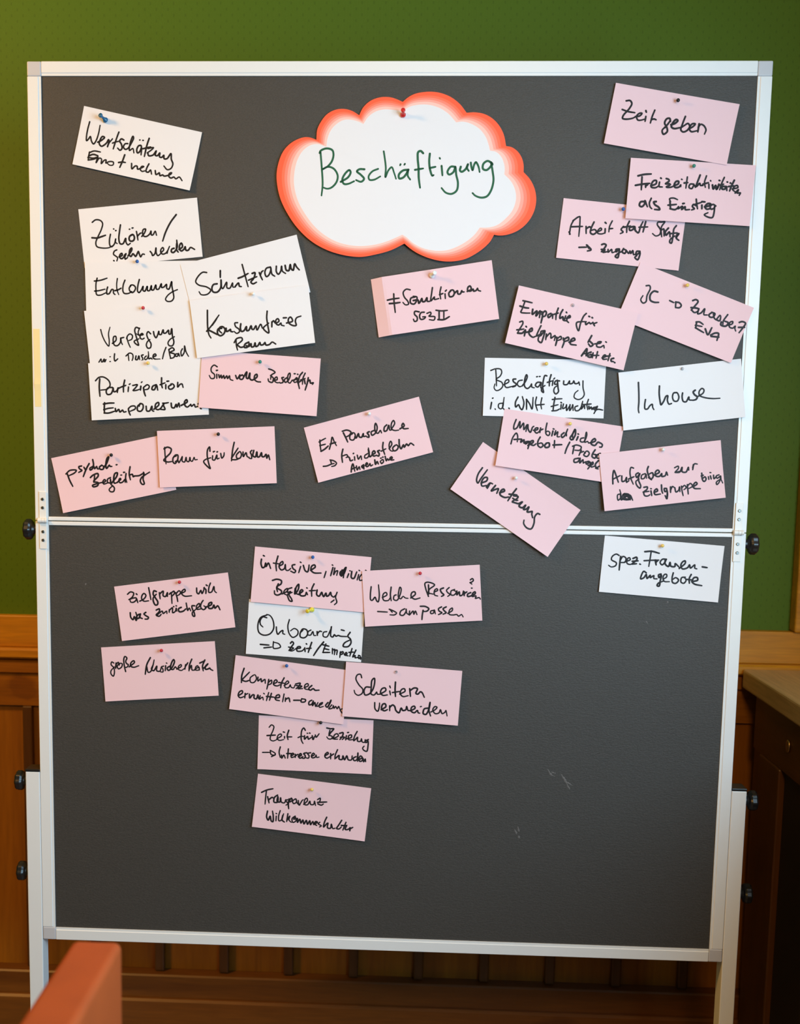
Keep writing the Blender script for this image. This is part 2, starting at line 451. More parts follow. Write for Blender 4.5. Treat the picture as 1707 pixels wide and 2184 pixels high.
for sx in (-1, 1):
    xa, xb = sorted((sx * .6005, sx * .6258))
    leg = obj('leg', newbox(xa, xb, -.0008, .031, .05, bz(-.4420), bevel=.0015), M_ALU, board)
    obj('leg_cap', newbox(xa - .0003, xb + .0003, -.0012, .0315, bz(-.4420), bz(-.4375), bevel=.001), M_BLACK, leg)
    for z in (-.463, -.630):
        obj('clamp_knob', knob_bm(bmesh.new(), sx, sx * .6258, .017, bz(z)), M_BLACK, leg)
    bm = bmesh.new()
    prof = [(-.25, .028), (-.25, .036), (-.02, .058), (.05, .058), (.28, .036), (.28, .028)]
    extrude_profile(bm, prof, 'X', xa, xb)
    ft = obj('foot', bm, M_ALU, board)
    for y in (-.235, .265):
        bm = bmesh.new()
        lathe(bm, [(.013, -.007), (.014, -.005), (.014, .005), (.013, .007)], 'X', 20, ((xa + xb) / 2, y, .0142))
        obj('castor', bm, M_BLACK, ft, smooth=False)

bm = bmesh.new()
rows = []
for i in range(25):
    t = i / 24
    z = bz(.1928 + .1292 * t)
    y = -.0003 - .0009 * math.exp(-((t - .29) / .05) ** 2)
    xa, xb = -.5964 - .0009 * t, -.5859 - .0006 * t
    rows.append([bm.verts.new(p) for p in ((xa, .0002, z), (xa, y, z), (xb, y, z), (xb, .0002, z))])
for a, b_ in zip(rows, rows[1:]):
    for i in range(4): bm.faces.new((a[i], a[(i + 1) % 4], b_[(i + 1) % 4], b_[i]))
bm.faces.new(rows[0]); bm.faces.new(rows[-1])
tp = obj('tape_strip', bm, M_TAPE)
tag(tp, 'strip of yellow tape on the left frame rail of the pinboard', 'tape')

# ------------------------------------------------------------------ handwriting
def smooth_stroke(pts, step):
    if len(pts) == 2 or len(pts) == 1:
        P = pts
    else:
        P = []
        n = len(pts)
        T = [0.0]
        for a, b_ in zip(pts, pts[1:]): T.append(T[-1] + max(1e-5, math.hypot(b_[0] - a[0], b_[1] - a[1])) ** .5)
        def tangent(i, c):
            if i == 0: return (pts[1][c] - pts[0][c]) / (T[1] - T[0])
            if i == n - 1: return (pts[-1][c] - pts[-2][c]) / (T[-1] - T[-2])
            h0, h1 = T[i] - T[i - 1], T[i + 1] - T[i]
            d0, d1 = (pts[i][c] - pts[i - 1][c]) / h0, (pts[i + 1][c] - pts[i][c]) / h1
            return (d0 * h1 + d1 * h0) / (h0 + h1)
        for i in range(n - 1):
            p1, p2 = pts[i], pts[i + 1]
            h = T[i + 1] - T[i]
            d = math.hypot(p2[0] - p1[0], p2[1] - p1[1])
            k = max(3, int(d / step))
            for j in range(k):
                t = j / k
                h00, h10, h01, h11 = 2*t**3 - 3*t*t + 1, t**3 - 2*t*t + t, -2*t**3 + 3*t*t, t**3 - t*t
                P.append(tuple(h00 * p1[c] + h10 * h * tangent(i, c) + h01 * p2[c] + h11 * h * tangent(i + 1, c) for c in (0, 1)))
        P.append(pts[-1])
    # even out
    out = [P[0]]
    for p in P[1:]:
        L_ = math.hypot(p[0] - out[-1][0], p[1] - out[-1][1])
        if L_ > step * 1.6:
            k = int(L_ / step)
            q0 = out[-1]
            for j in range(1, k): out.append((q0[0] + (p[0] - q0[0]) * j / k, q0[1] + (p[1] - q0[1]) * j / k))
        if L_ > step * .25: out.append(p)
    return out

def ink_mesh(strokes, width, hf, rnd):
    """strokes: lists of (x, z) in metres on the card; one raised ribbon with round ends per pen stroke"""
    bm = bmesh.new()
    def V(x, z): return bm.verts.new((x, -hf(x, z) - .00010, z))
    for st in strokes:
        P = smooth_stroke(st, .0011)
        w_ = width * rnd.uniform(.9, 1.12) * .5
        n = len(P)
        if n == 1: P = [P[0], (P[0][0] + .0003, P[0][1])]; n = 2
        prevd = None
        Ls, Rs = [], []
        for i in range(n):
            a = P[max(i - 1, 0)]; b_ = P[min(i + 1, n - 1)]
            dx, dz = b_[0] - a[0], b_[1] - a[1]
            l = math.hypot(dx, dz)
            if l < 1e-9: dx, dz = prevd if prevd else (1, 0)
            else: dx, dz = dx / l, dz / l
            prevd = (dx, dz)
            t = i / (n - 1)
            ww = w_ * (1 - .18 * max(0, (t - .75) / .25))
            Ls.append((P[i][0] - dz * ww, P[i][1] + dx * ww)); Rs.append((P[i][0] + dz * ww, P[i][1] - dx * ww))
        lv = [V(*p) for p in Ls]; rv = [V(*p) for p in Rs]
        for i in range(n - 1):
            bm.faces.new((lv[i], rv[i], rv[i + 1], lv[i + 1]))
        for (c, r_) in ((P[0], w_), (P[-1], w_ * .82)):
            ring = [V(c[0] + r_ * math.cos(k * math.pi / 6), c[1] + r_ * math.sin(k * math.pi / 6)) for k in range(12)]
            bm.faces.new(ring)
        # round joints keep sharp turns solid
        for i in range(1, n - 1):
            a, b_, c = P[i - 1], P[i], P[i + 1]
            d1 = (b_[0] - a[0], b_[1] - a[1]); d2 = (c[0] - b_[0], c[1] - b_[1])
            l1, l2 = math.hypot(*d1), math.hypot(*d2)
            if l1 > 0 and l2 > 0 and (d1[0] * d2[0] + d1[1] * d2[1]) / (l1 * l2) < .80:
                ring = [V(b_[0] + w_ * .96 * math.cos(k * math.pi / 5), b_[1] + w_ * .96 * math.sin(k * math.pi / 5)) for k in range(10)]
                bm.faces.new(ring)
    return bm

def parse(s):
    return [[tuple(int(v) * 1e-4 for v in p.split(',')) for p in st.split(' ')] for st in s.split(';')]

# ------------------------------------------------------------------ cards
CW, CH, CT = .1990, .0950, .00028
FELT_Y = .003
def height_fn(level, lifts, fold=None):
    """height of a card's back over the felt; lifts in mm at bottom edge, and the BL, BR, TL, TR corners"""
    b, bl, br, tl, tr = [v * 1e-3 for v in lifts]
    def h(x, z):
        u = max(0, min(1, x / CW + .5)); v = max(0, min(1, z / CH + .5))
        r = level + b * (1 - v) ** 1.6
        r += bl * ((1 - u) * (1 - v)) ** 2 + br * (u * (1 - v)) ** 2 + tl * ((1 - u) * v) ** 2 + tr * (u * v) ** 2
        if fold:
            fu, drop = fold
            fu2 = fu + .018 * (1 - v)
            r += drop * min(1.0, u / fu2)
        return r
    return h

def make_card(key, color, cx, cz, ang, level, lifts, strokes, label, width, fold=None):
    hf0 = height_fn(level, lifts, fold)
    ca, sa = math.cos(ang), math.sin(ang)
    root = empty('moderation_card', (cx, FELT_Y, bz(cz)), (0, -ang, 0))
    tag(root, label, 'card', 'rectangular moderation cards on the pinboard')
    bm = bmesh.new()
    nx, nz = 44, 16
    def grid(off):
        return [[bm.verts.new((-CW / 2 + CW * i / nx, -hf0(-CW / 2 + CW * i / nx, -CH / 2 + CH * j / nz) - off, -CH / 2 + CH * j / nz))
                 for i in range(nx + 1)] for j in range(nz + 1)]
    A = grid(CT); B = grid(0)
    for j in range(nz):
        for i in range(nx):
            bm.faces.new((A[j][i], A[j][i + 1], A[j + 1][i + 1], A[j + 1][i]))
            bm.faces.new((B[j][i], B[j + 1][i], B[j + 1][i + 1], B[j][i + 1]))
    for i in range(nx):
        bm.faces.new((A[0][i], B[0][i], B[0][i + 1], A[0][i + 1])); bm.faces.new((A[nz][i], A[nz][i + 1], B[nz][i + 1], B[nz][i]))
    for j in range(nz):
        bm.faces.new((A[j][0], A[j + 1][0], B[j + 1][0], B[j][0])); bm.faces.new((A[j][nx], B[j][nx], B[j + 1][nx], A[j + 1][nx]))
    obj('paper', bm, M_WHITE if color == 'w' else M_PINK, root)
    ink = obj('handwriting', ink_mesh(strokes, width, lambda x, z: hf0(x, z) + CT, random.Random(len(strokes) * 7 + 1)), M_INK, root)
    ink['label'] = 'black marker handwriting'
    return root, hf0

CARDS = [
('wertschaetzung', 'w', -0.41935, 0.61368, -0.20923, 0.0005, (2.5, 1, 3, 0, 1), None, 'white card tilted down to the right reading Wertschätzung, Ernst nehmen', 0.00275, '-854,249 -862,122 -858,7 -843,-56 -815,-19 -796,23 -764,-43 -721,-83 -689,-21 -673,98 -674,229;-658,-40 -608,-3 -563,58 -599,66 -627,5 -628,-59 -587,-91 -546,-64 -509,-14 -492,37 -479,24 -485,-77 -474,-19 -430,63;-348,190 -367,74 -385,-91;-416,-3 -369,26 -317,49;-243,85 -285,94 -307,55 -269,12 -245,-54 -271,-88 -316,-63;-167,43 -208,31 -226,-24 -190,-55 -152,-34 -110,65 -91,153 -107,175 -124,113 -130,9 -116,-58 -70,-16 -37,-80;71,14 53,59 17,47 -2,-21 21,-68 52,-42 69,26 85,-86;15,141 20,143;67,146 75,147;162,198 148,82 144,-99;98,17 153,44 215,71;175,36 262,70 226,15 176,-34;188,-31 210,-72 279,-47 317,28 316,-43 352,-41 382,10 391,-52 428,-53 454,-13 471,-65 516,-55 564,37 589,-48 630,-117 616,-191 561,-226 493,-181;-761,-236 -689,-191 -582,-184;-757,-222 -759,-313 -752,-350;-758,-287 -691,-247 -610,-251;-766,-314 -667,-302 -604,-266;-754,-353 -676,-324 -604,-279;-609,-287 -616,-366 -579,-283 -541,-291 -530,-363 -492,-300 -464,-288 -457,-338 -422,-311 -378,-295 -337,-299 -335,-341 -386,-358 -430,-339;-179,-143 -193,-242 -217,-357;-254,-285 -202,-266 -142,-260;-39,-254 -15,-337 28,-281 60,-278 77,-322 125,-296 168,-259 135,-266 122,-317 158,-341 199,-324;243,-200 222,-275 223,-330 263,-331 289,-290 321,-351;368,-283 394,-342 429,-315 442,-303 462,-346 505,-324 525,-337 572,-323 631,-284 640,-260 609,-276 605,-322 648,-345 692,-319 730,-340 778,-300 837,-347'),
('zuhoeren', 'w', -0.415, 0.47925, 0.09803, 0.0004, (0, 0, 1.5, 0.5, 1), None, 'white card reading Zuhören / gesehen werden, topmost of the overlapping left column', 0.00278, '-786,246 -724,280 -648,263 -615,214 -644,123 -716,6 -762,-84 -752,-147 -671,-179 -555,-186 -494,-164;-818,0 -731,-12 -664,1 -587,19;-503,26 -529,-61 -532,-148 -509,-175 -452,-131 -424,-56 -432,-108 -407,-132;-441,107 -435,104;-410,77 -401,78;-320,161 -347,58 -371,-64 -356,-140 -311,-144 -256,-62 -257,-124 -229,-170 -188,-149;-142,-16 -182,-31 -200,-79 -184,-112 -132,-110 -108,-63 -128,-11 -161,-15;-179,78 -170,79;-130,93 -113,94;-65,32 -58,-43 -54,-108;-54,-43 -5,-4 11,0;16,-56 66,-5 92,55 53,52 34,-2 48,-53 93,-63 155,-25 178,16 178,-46 204,-48 248,6 263,-60;624,238 519,127 419,-25 356,-162;-424,-233 -465,-248 -487,-296 -454,-330 -425,-358 -443,-412;-494,-401 -486,-407;-398,-348 -343,-328 -347,-296 -377,-312 -389,-355 -362,-382 -321,-361 -305,-331 -277,-309 -301,-357 -299,-394 -258,-373;-248,-349 -174,-256 -173,-225 -206,-253 -221,-339 -198,-360 -161,-319 -138,-347 -121,-367 -90,-326 -67,-291 -55,-329 -38,-381 -1,-340 30,-347;131,-309 154,-342 163,-380 204,-353 233,-262 229,-343 252,-389 300,-362;309,-344 358,-305 349,-267 322,-283 304,-331 332,-371 384,-363 420,-329 444,-288 462,-258;420,-329 410,-366;533,-296 496,-305 483,-347 513,-363 563,-324 587,-276 591,-171;585,-226 575,-325 597,-364;614,-322 676,-284 663,-224 635,-249 622,-310 650,-350 698,-324 721,-288 728,-345 766,-349 809,-309 874,-346'),
('entlohnung', 'w', -0.40817, 0.38624, 0.01745, 0.0024, (0, 0, 0, 0, 0), None, 'white card reading Entlohnung, pinned with a blue pin', 0.00248, '-795,208 -815,130 -820,30 -809,-60 -751,-69 -658,-33;-843,162 -744,172 -628,206;-844,-1 -772,5 -667,28;-622,61 -639,6 -635,-50 -600,-45 -552,22 -529,16 -525,-40 -502,-60;-455,199 -469,105 -465,15 -439,-63;-500,2 -448,15 -395,42;-328,170 -359,92 -366,-8 -346,-42 -276,-45 -218,-15;-233,80 -260,41 -247,-9 -207,-32 -172,-4 -153,46 -181,85 -227,91 -244,75;-86,179 -111,90 -120,-10 -97,-33 -56,11 -26,67 -27,0 1,-11 44,66 48,-1 82,-1 113,77 117,10 146,7 188,87 198,20 233,20 281,106 285,47 320,52 367,96 371,30 405,18 454,138 458,62 478,-49 483,-127 447,-174 378,-180 346,-149 380,-87 462,-27 549,9'),
('verpflegung', 'w', -0.40689, 0.3148, 0.10123, 0.0028, (0, 0, 0, 0.3, 0), None, 'white card reading Verpflegung mit Dusche/Bad', 0.00244, '-749,147 -731,39 -684,-83 -644,-136 -626,-53 -625,65 -589,170;-577,-98 -511,-51 -509,13 -540,10 -560,-59 -544,-131 -496,-141 -442,-93 -428,-24 -424,-95 -410,-131;-428,-24 -373,-17;-325,-21 -310,-105 -283,-190;-328,-45 -310,1 -265,30 -226,-1 -244,-58 -295,-77;-99,105 -151,127 -178,83 -170,12 -151,-96 -141,-168 -197,-127 -206,-97 -123,-63;-92,110 -124,43 -117,-5 -151,21;-99,-7 -44,0 -60,19 -92,-1 -98,-54 -64,-75 -32,-60;83,0 45,39 17,0 32,-78 72,-164 53,-227 10,-229 -9,-180 15,-123 61,-92;135,31 141,-29 166,-72 202,-23 225,28 226,-19 256,-28 300,45 306,-9 336,-11 389,31 389,-28 412,-36 445,51 445,-68 458,-175 428,-226 374,-221 358,-178 397,-123 477,-83;-840,-385 -798,-335 -798,-389;-780,-391 -744,-343 -743,-390 -715,-352;-643,-313 -635,-312;-652,-393 -644,-391;-559,-271 -573,-341 -567,-389 -514,-358;-371,-324 -305,-282 -259,-304 -255,-358 -277,-409;-331,-292 -331,-404;-202,-339 -215,-397 -185,-400 -154,-343 -148,-403;-80,-332 -111,-341 -97,-378 -95,-414 -120,-423;-28,-355 -61,-381 -58,-411 -28,-408 9,-346 12,-288;9,-346 9,-405 46,-397 63,-416;85,-377 135,-364 126,-336 94,-348 83,-394 117,-421 195,-428;317,-245 271,-335 237,-432;361,-284 424,-260 451,-298 380,-333 449,-369 432,-420 370,-432;361,-284 366,-355 376,-433;504,-368 467,-370 464,-405 500,-403 516,-363 530,-411;590,-293 561,-338 566,-409 614,-354 631,-250 645,-345 679,-425'),
('partizipation', 'w', -0.40268, 0.22474, 0.06126, 0.0034, (1.0, 1.5, 0, 0, 0), None, 'white card reading Partizipation Empowerment, lowest of the left column', 0.00278, '-889,180 -827,232 -748,234 -661,166 -647,89 -697,34 -809,20;-815,206 -832,72 -830,-81;-610,55 -682,52 -719,-3 -703,-55 -644,-52 -607,10 -598,48 -589,-16 -542,-6 -513,44 -531,-32;-514,31 -466,52;-393,165 -420,65 -426,-31;-460,54 -379,78;-336,48 -348,-28;-320,92 -303,100;-262,70 -183,79 -219,29 -262,-13 -189,-10 -156,1;-126,50 -137,-13;-113,113 -99,123;-83,23 -75,-54 -59,-113;-75,35 -14,70 17,43 -6,0 -59,-10;136,63 75,40 59,-10 97,-18 141,50 156,-27;234,172 227,58 236,7;201,60 287,87;298,55 293,-15;321,111 354,113;389,50 341,21 352,-18 397,-20 439,22 416,62 383,63;502,83 497,7 539,49 571,54 587,-4;-759,-193 -769,-276 -772,-366;-780,-214 -688,-203 -599,-205;-781,-308 -707,-290 -617,-284;-776,-363 -700,-367 -599,-342;-583,-298 -574,-350 -525,-314 -509,-360 -461,-330 -443,-363 -404,-358;-362,-322 -352,-374 -336,-419;-361,-309 -312,-273 -247,-276 -243,-315 -331,-355;-153,-242 -201,-278 -206,-349 -155,-364 -112,-315 -114,-251 -159,-236 -175,-280;-58,-285 -50,-363 -4,-365 40,-290 42,-361 67,-375;69,-343 159,-270 155,-232 108,-255 96,-325 140,-353 195,-323;226,-248 265,-250 324,-243;195,-323 252,-249 237,-280 258,-352 180,-348;369,-255 377,-326 416,-334 452,-278 462,-323 499,-261 508,-326;535,-301 644,-243 633,-210 598,-241 601,-305 638,-332 692,-296;699,-290 710,-323 758,-293 774,-339 814,-328;823,-290 837,-278;860,-366 875,-372'),
('schutzraum', 'w', -0.23991, 0.40675, 0.25122, 0.0034, (0, 0, 0.5, 0, 1.5), None, 'white card tilted up to the right reading Schutzraum', 0.00288, '-600,249 -663,269 -758,220 -815,148 -779,86 -658,22 -606,-43 -674,-93 -779,-74 -800,-22;-373,223 -400,118;-477,31 -539,33 -579,-17 -574,-78 -511,-100 -435,-46 -397,77 -419,-37;-423,-23 -406,-67 -316,17 -332,-72 -289,-89 -223,-19 -233,-83 -194,-93;-191,-80 -127,-43 -126,-96 -96,-110;4,231 7,109 13,-138;-114,33 -37,41 65,68;130,52 178,53 155,-7 127,-40;45,-39 124,-26 194,-17;127,-40 76,-80 102,-113 166,-103;248,36 258,-33 271,-89;258,-6 290,39 320,51;449,78 381,75 338,13 348,-55 393,-40 446,39 449,78;453,64 447,-40 484,-82;548,67 527,-20 549,-66 600,-26 632,46 626,-32 668,-82;692,44 693,-35 730,-51 778,36 776,-30 802,-62 852,30 871,-27 902,-81'),
('konsumfreier', 'w', -0.2275, 0.33653, 0.13581, 0.0062, (2.0, 0, 2.5, 0.5, 0.5), None, 'white card reading Konsumfreier Raum, over the Schutzraum card', 0.00288, '-719,278 -735,156 -752,-11 -746,-117 -720,-175;-778,-58 -687,20 -538,177;-672,31 -617,89 -585,124;-749,-38 -687,-78 -607,-134;-521,-41 -582,-46 -599,-122 -557,-160 -492,-129 -469,-60 -504,-17 -552,-24 -565,-74 -531,-118;-448,-50 -448,-102 -407,-94 -378,-78 -376,-111 -344,-122;-245,16 -292,15 -286,-44 -239,-90 -231,-130 -281,-156 -323,-118;-195,-10 -211,-80 -198,-134 -156,-126 -108,-67 -110,-132 -76,-130 -28,-64 -21,-117 4,-127 51,-74 56,-140;69,-142 134,-59 152,-126;267,139 246,31 249,-99 247,-216 175,-149 172,-122 268,-56;323,-44 312,-127;321,-56 352,-28 379,-70 443,-46 428,-5 392,-26 391,-85 428,-109 471,-82 474,-115 518,-134;521,-4 574,-8;563,-94 666,-74 641,-6 605,-27 597,-91 657,-145 716,-152 712,-80 738,-31 813,-12;-307,-251 -313,-342 -304,-428;-343,-299 -292,-240 -211,-237 -202,-271 -306,-343;-299,-344 -245,-390 -184,-384;-102,-323 -166,-347 -186,-397 -139,-403 -100,-356 -102,-323;-149,-376 -111,-394 -66,-353 -66,-406 -26,-404 2,-349 7,-409 42,-400 82,-352 90,-393 137,-392 167,-363 176,-404 236,-405 287,-372 342,-411'),
('sinnvolle', 'p', -0.21534, 0.23637, -0.06048, 0.0054, (2.5, 0, 1.5, 0, 1), None, 'pink card reading Sinnvolle Beschäftigung, beside the Partizipation card', 0.00269, '-723,217 -776,242 -821,194 -815,132 -760,85 -763,27 -815,20 -847,66;-732,156 -713,162;-722,94 -718,27;-689,90 -673,40 -650,86 -634,37 -605,83 -589,34 -553,81 -537,37 -508,84 -492,28 -445,12;-405,98 -376,43 -335,115;-296,112 -334,90 -331,46 -292,42 -269,88 -297,118;-269,82 -223,168 -223,73 -196,62 -170,153 -164,64 -130,41 -93,57 -44,105 -53,142 -84,121 -86,57 -39,23 19,21;140,244 199,230 250,195 192,147 184,77;179,140 234,87 213,28 154,43 142,80;223,67 293,78 284,122 259,108 256,50 303,28 341,37;399,124 368,115 390,79 392,41 348,25;451,121 415,87 431,44 474,72 507,157 497,201 473,174 475,60 509,37 538,77;544,84 582,93 618,133 636,59;620,108 569,92 585,55 629,71;572,196 590,197;627,191 637,190;708,228 667,169 649,60 675,-40;643,47 710,102;753,219 721,128 721,33;684,100 759,131;748,105 766,43;810,147 802,71 773,-58;801,83 838,111 854,62 899,71 888,45'),
('psychol', 'p', -0.46364, 0.08168, 0.21657, 0.0005, (3, 2.5, 0, 1, 0), None, 'pink tilted card reading psychol. Begleitung near the left frame', 0.00288, '-806,164 -725,209 -617,188 -653,154 -773,123;-784,167 -765,39 -736,-64;-513,242 -563,238 -557,203 -523,168 -585,146;-477,214 -466,170;-376,255 -443,179 -523,61;-463,184 -438,172;-301,308 -307,220 -342,159 -381,146 -381,174 -327,197;-306,193 -302,151 -260,183 -255,141 -222,134;-168,185 -216,161 -210,125 -163,115 -140,152 -168,185;-152,134 -80,201 -22,299 -55,279 -105,152 -100,116 -41,159 -32,137 -5,131;77,142 91,142;-330,33 -355,-45 -368,-70;-406,21 -354,51 -267,61 -269,20 -365,-57 -295,-91 -313,-136 -391,-141 -400,-118 -305,-103 -220,-100;-216,-114 -160,-85 -176,-61 -210,-88 -206,-130 -143,-129;-68,-48 -121,-65 -133,-118 -87,-134 -74,-75 -85,-155 -40,-233 -67,-289 -121,-279 -133,-242 -58,-188;-69,-144 46,-44 64,7 21,2 -23,-99 -22,-154 35,-152;36,-145 101,-110 90,-94 61,-130 74,-167 123,-163 174,-125 162,-178;209,-36 184,-113 189,-183;116,-44 132,-45;173,-8 191,-10;301,62 262,-47 259,-153;256,-73 313,-71 317,-113 347,-105;340,-104 422,-114 503,-96 475,-186 478,-269 443,-269 421,-210 455,-155 517,-126 609,-93;507,-76 513,-112'),
('raumkonsum', 'p', -0.28668, 0.11285, 0.05273, 0.0044, (2.5, 0.5, 1.5, 0.5, 0.5), None, 'pink card reading Raum für Konsum with a black pin', 0.00269, '-879,196 -879,80 -869,-82;-891,171 -833,197 -770,166 -786,102 -863,28 -905,-22 -841,-51 -775,-47;-691,47 -739,23 -749,-54 -718,-81 -669,-19 -664,59 -704,60 -731,35;-710,-49 -663,-32 -652,-71 -609,-8 -587,30 -592,-47 -553,-62 -523,15 -513,-50 -481,-58 -458,12 -448,-46 -422,-54 -386,9 -375,-30 -335,-29;-113,102 -116,173 -151,129 -163,27 -138,-129 -122,-188 -166,-154 -229,-67 -199,-36 -106,-8;-71,23 -75,-41 -42,-49 1,33 4,-31 38,-20;-55,90 -35,97;6,85 17,89;68,57 83,-21 118,16 127,67;305,234 273,113 244,-73;246,-28 302,48 365,135;251,-53 323,-56 389,-33;367,58 333,21 337,-31 389,-33 418,30 394,76 361,58;446,68 449,-9 497,53 514,-12 546,-26;597,88 570,63 587,11 584,-47 545,-39;629,86 612,-3 650,-24 680,59 689,-25 722,-20 757,43 767,-22 800,-23 834,14 844,-50 872,0 892,-78'),
('eapauschale', 'p', -0.03201, 0.14506, 0.27357, 0.0005, (3, 2.5, 3, 0.5, 1), None, 'pink tilted card reading EA Pauschale, arrow Mindestlohn, Augenhöhe', 0.00278, '-787,207 -805,116 -817,20;-809,178 -749,197 -687,210;-812,117 -715,116;-817,20 -749,39 -677,75;-672,18 -620,108 -575,199 -561,120 -542,46;-636,98 -538,102;-375,221 -357,134 -343,55;-385,251 -305,250 -249,201 -289,157 -362,142;-230,169 -276,153 -293,89 -245,63 -195,118 -201,174 -240,185;-205,107 -191,83 -134,143 -134,88 -97,72 -56,122 -62,76 -21,72;49,128 12,118 27,73 19,41 -12,56;131,127 79,114 79,59 147,82 196,164 187,235 164,200 150,95 184,65 234,100 243,56;360,162 312,134 295,70 337,72 391,147 390,65 424,63;421,77 495,153 488,203 444,167 421,77 465,38 531,27;556,41 639,74 630,117 601,84 615,32 692,12;-452,-40 -496,-131 -514,-250;-487,-147 -411,-147 -406,-182 -436,-188;-406,-182 -384,-202 -378,-259 -336,-256;-302,-155 -293,-152;-296,-212 -305,-271;-244,-198 -242,-267 -189,-226 -192,-287;-69,-217 -123,-237 -133,-275 -86,-281 -44,-224 -33,-130;-40,-156 -44,-278 -5,-261;-4,-255 57,-236 46,-199 11,-224 17,-281 72,-282;138,-217 102,-221 118,-266 101,-303 71,-288;229,-104 199,-192 205,-303;160,-236 247,-218;299,-232 364,-167 356,-117 316,-168 312,-263 347,-286;402,-205 360,-235 368,-285 416,-284 455,-239 431,-199 393,-216;498,-128 480,-225 492,-283 547,-230 550,-271 602,-230 621,-263 670,-235 713,-280;-843,-232 -782,-241 -696,-230 -655,-233;-705,-158 -650,-187 -615,-237 -651,-269 -707,-271;-700,-167 -699,-215;-413,-442 -386,-367 -353,-320 -351,-445;-394,-399 -323,-390;-303,-368 -307,-436 -261,-393 -260,-441;-181,-380 -220,-397 -208,-428 -185,-392 -194,-452;-159,-399 -113,-384 -121,-361 -149,-388 -138,-425 -101,-415 -73,-388 -70,-430 -33,-419;20,-350 14,-424 52,-386 61,-430;104,-400 115,-437 155,-414 151,-378 113,-389;124,-348 134,-347;161,-339 169,-340;203,-337 204,-413 231,-386 244,-416;260,-407 312,-393 304,-371 272,-389 284,-420 330,-430'),
('sanktionen', 'p', 0.0733, 0.37571, 0.15527, 0.0006, (2, 1, 2, 0, 1), (0.09, 0.0085), 'pink card reading not-equal Sanktionen SGB II, its left edge bent back', 0.00283, '-655,178 -667,40 -670,-122;-770,93 -679,99 -578,97;-746,33 -663,27 -572,26;-380,203 -442,222 -497,180 -490,103 -443,26 -436,-20 -488,-25 -524,19;-319,77 -385,68 -402,-6 -347,-33 -294,23 -288,73 -343,93;-352,25 -275,20 -269,-32 -241,-10 -209,36 -203,-16 -164,-15 -125,36 -126,-21 -88,-27;-15,184 -39,99 -68,-23 -3,30 -8,-7 64,-5;126,173 94,79 95,-16;85,55 144,66;175,55 171,-21;187,97 208,113;276,90 239,58 245,0 296,-1 329,51 309,98 270,97;334,44 363,65 383,74 383,24 421,18 453,64 457,45 488,40;539,39 607,66 595,119 561,105 548,56 591,37 639,62 641,30 687,36 710,64 718,31 754,13;-281,-170 -350,-153 -362,-196 -325,-252 -339,-307 -378,-311 -390,-274;-200,-188 -251,-187 -284,-239 -272,-292 -220,-293 -190,-266 -235,-259;-158,-213 -98,-203 -96,-235 -132,-262 -38,-288 -58,-336 -133,-319;-5,-185 82,-208 178,-214;42,-217 26,-342;119,-222 103,-341;7,-339 102,-353 197,-319'),
('zeitgeben', 'p', 0.44423, 0.65258, -0.1659, 0.0032, (2.5, 1.5, 1, 1, 2), None, 'pink card reading Zeit geben, highest on the right', 0.00308, '-777,232 -718,246 -681,206 -705,123 -776,5 -780,-42 -731,-47 -627,-16 -579,18;-813,91 -715,75 -605,76;-586,17 -516,42 -491,86 -530,79 -567,27 -535,-27 -475,-17 -438,2;-421,49 -418,-28;-439,135 -426,114;-301,167 -321,68 -330,-39;-324,15 -286,32 -250,25;-22,39 -42,82 -87,68 -107,-1 -60,-60 -39,-123 -90,-174 -122,-123 -93,-65;-91,-72 -51,-5 -33,38;-2,-10 54,19 91,72 61,82 19,20 12,-41 57,-60 147,-31;196,153 175,33 168,-61 208,-87 263,-58 296,14 259,54 207,12 173,-21;291,-27 349,23 374,66 327,59 295,-13 333,-60 429,-30;433,77 440,-48;431,23 461,75 512,63 559,5 550,-63'),
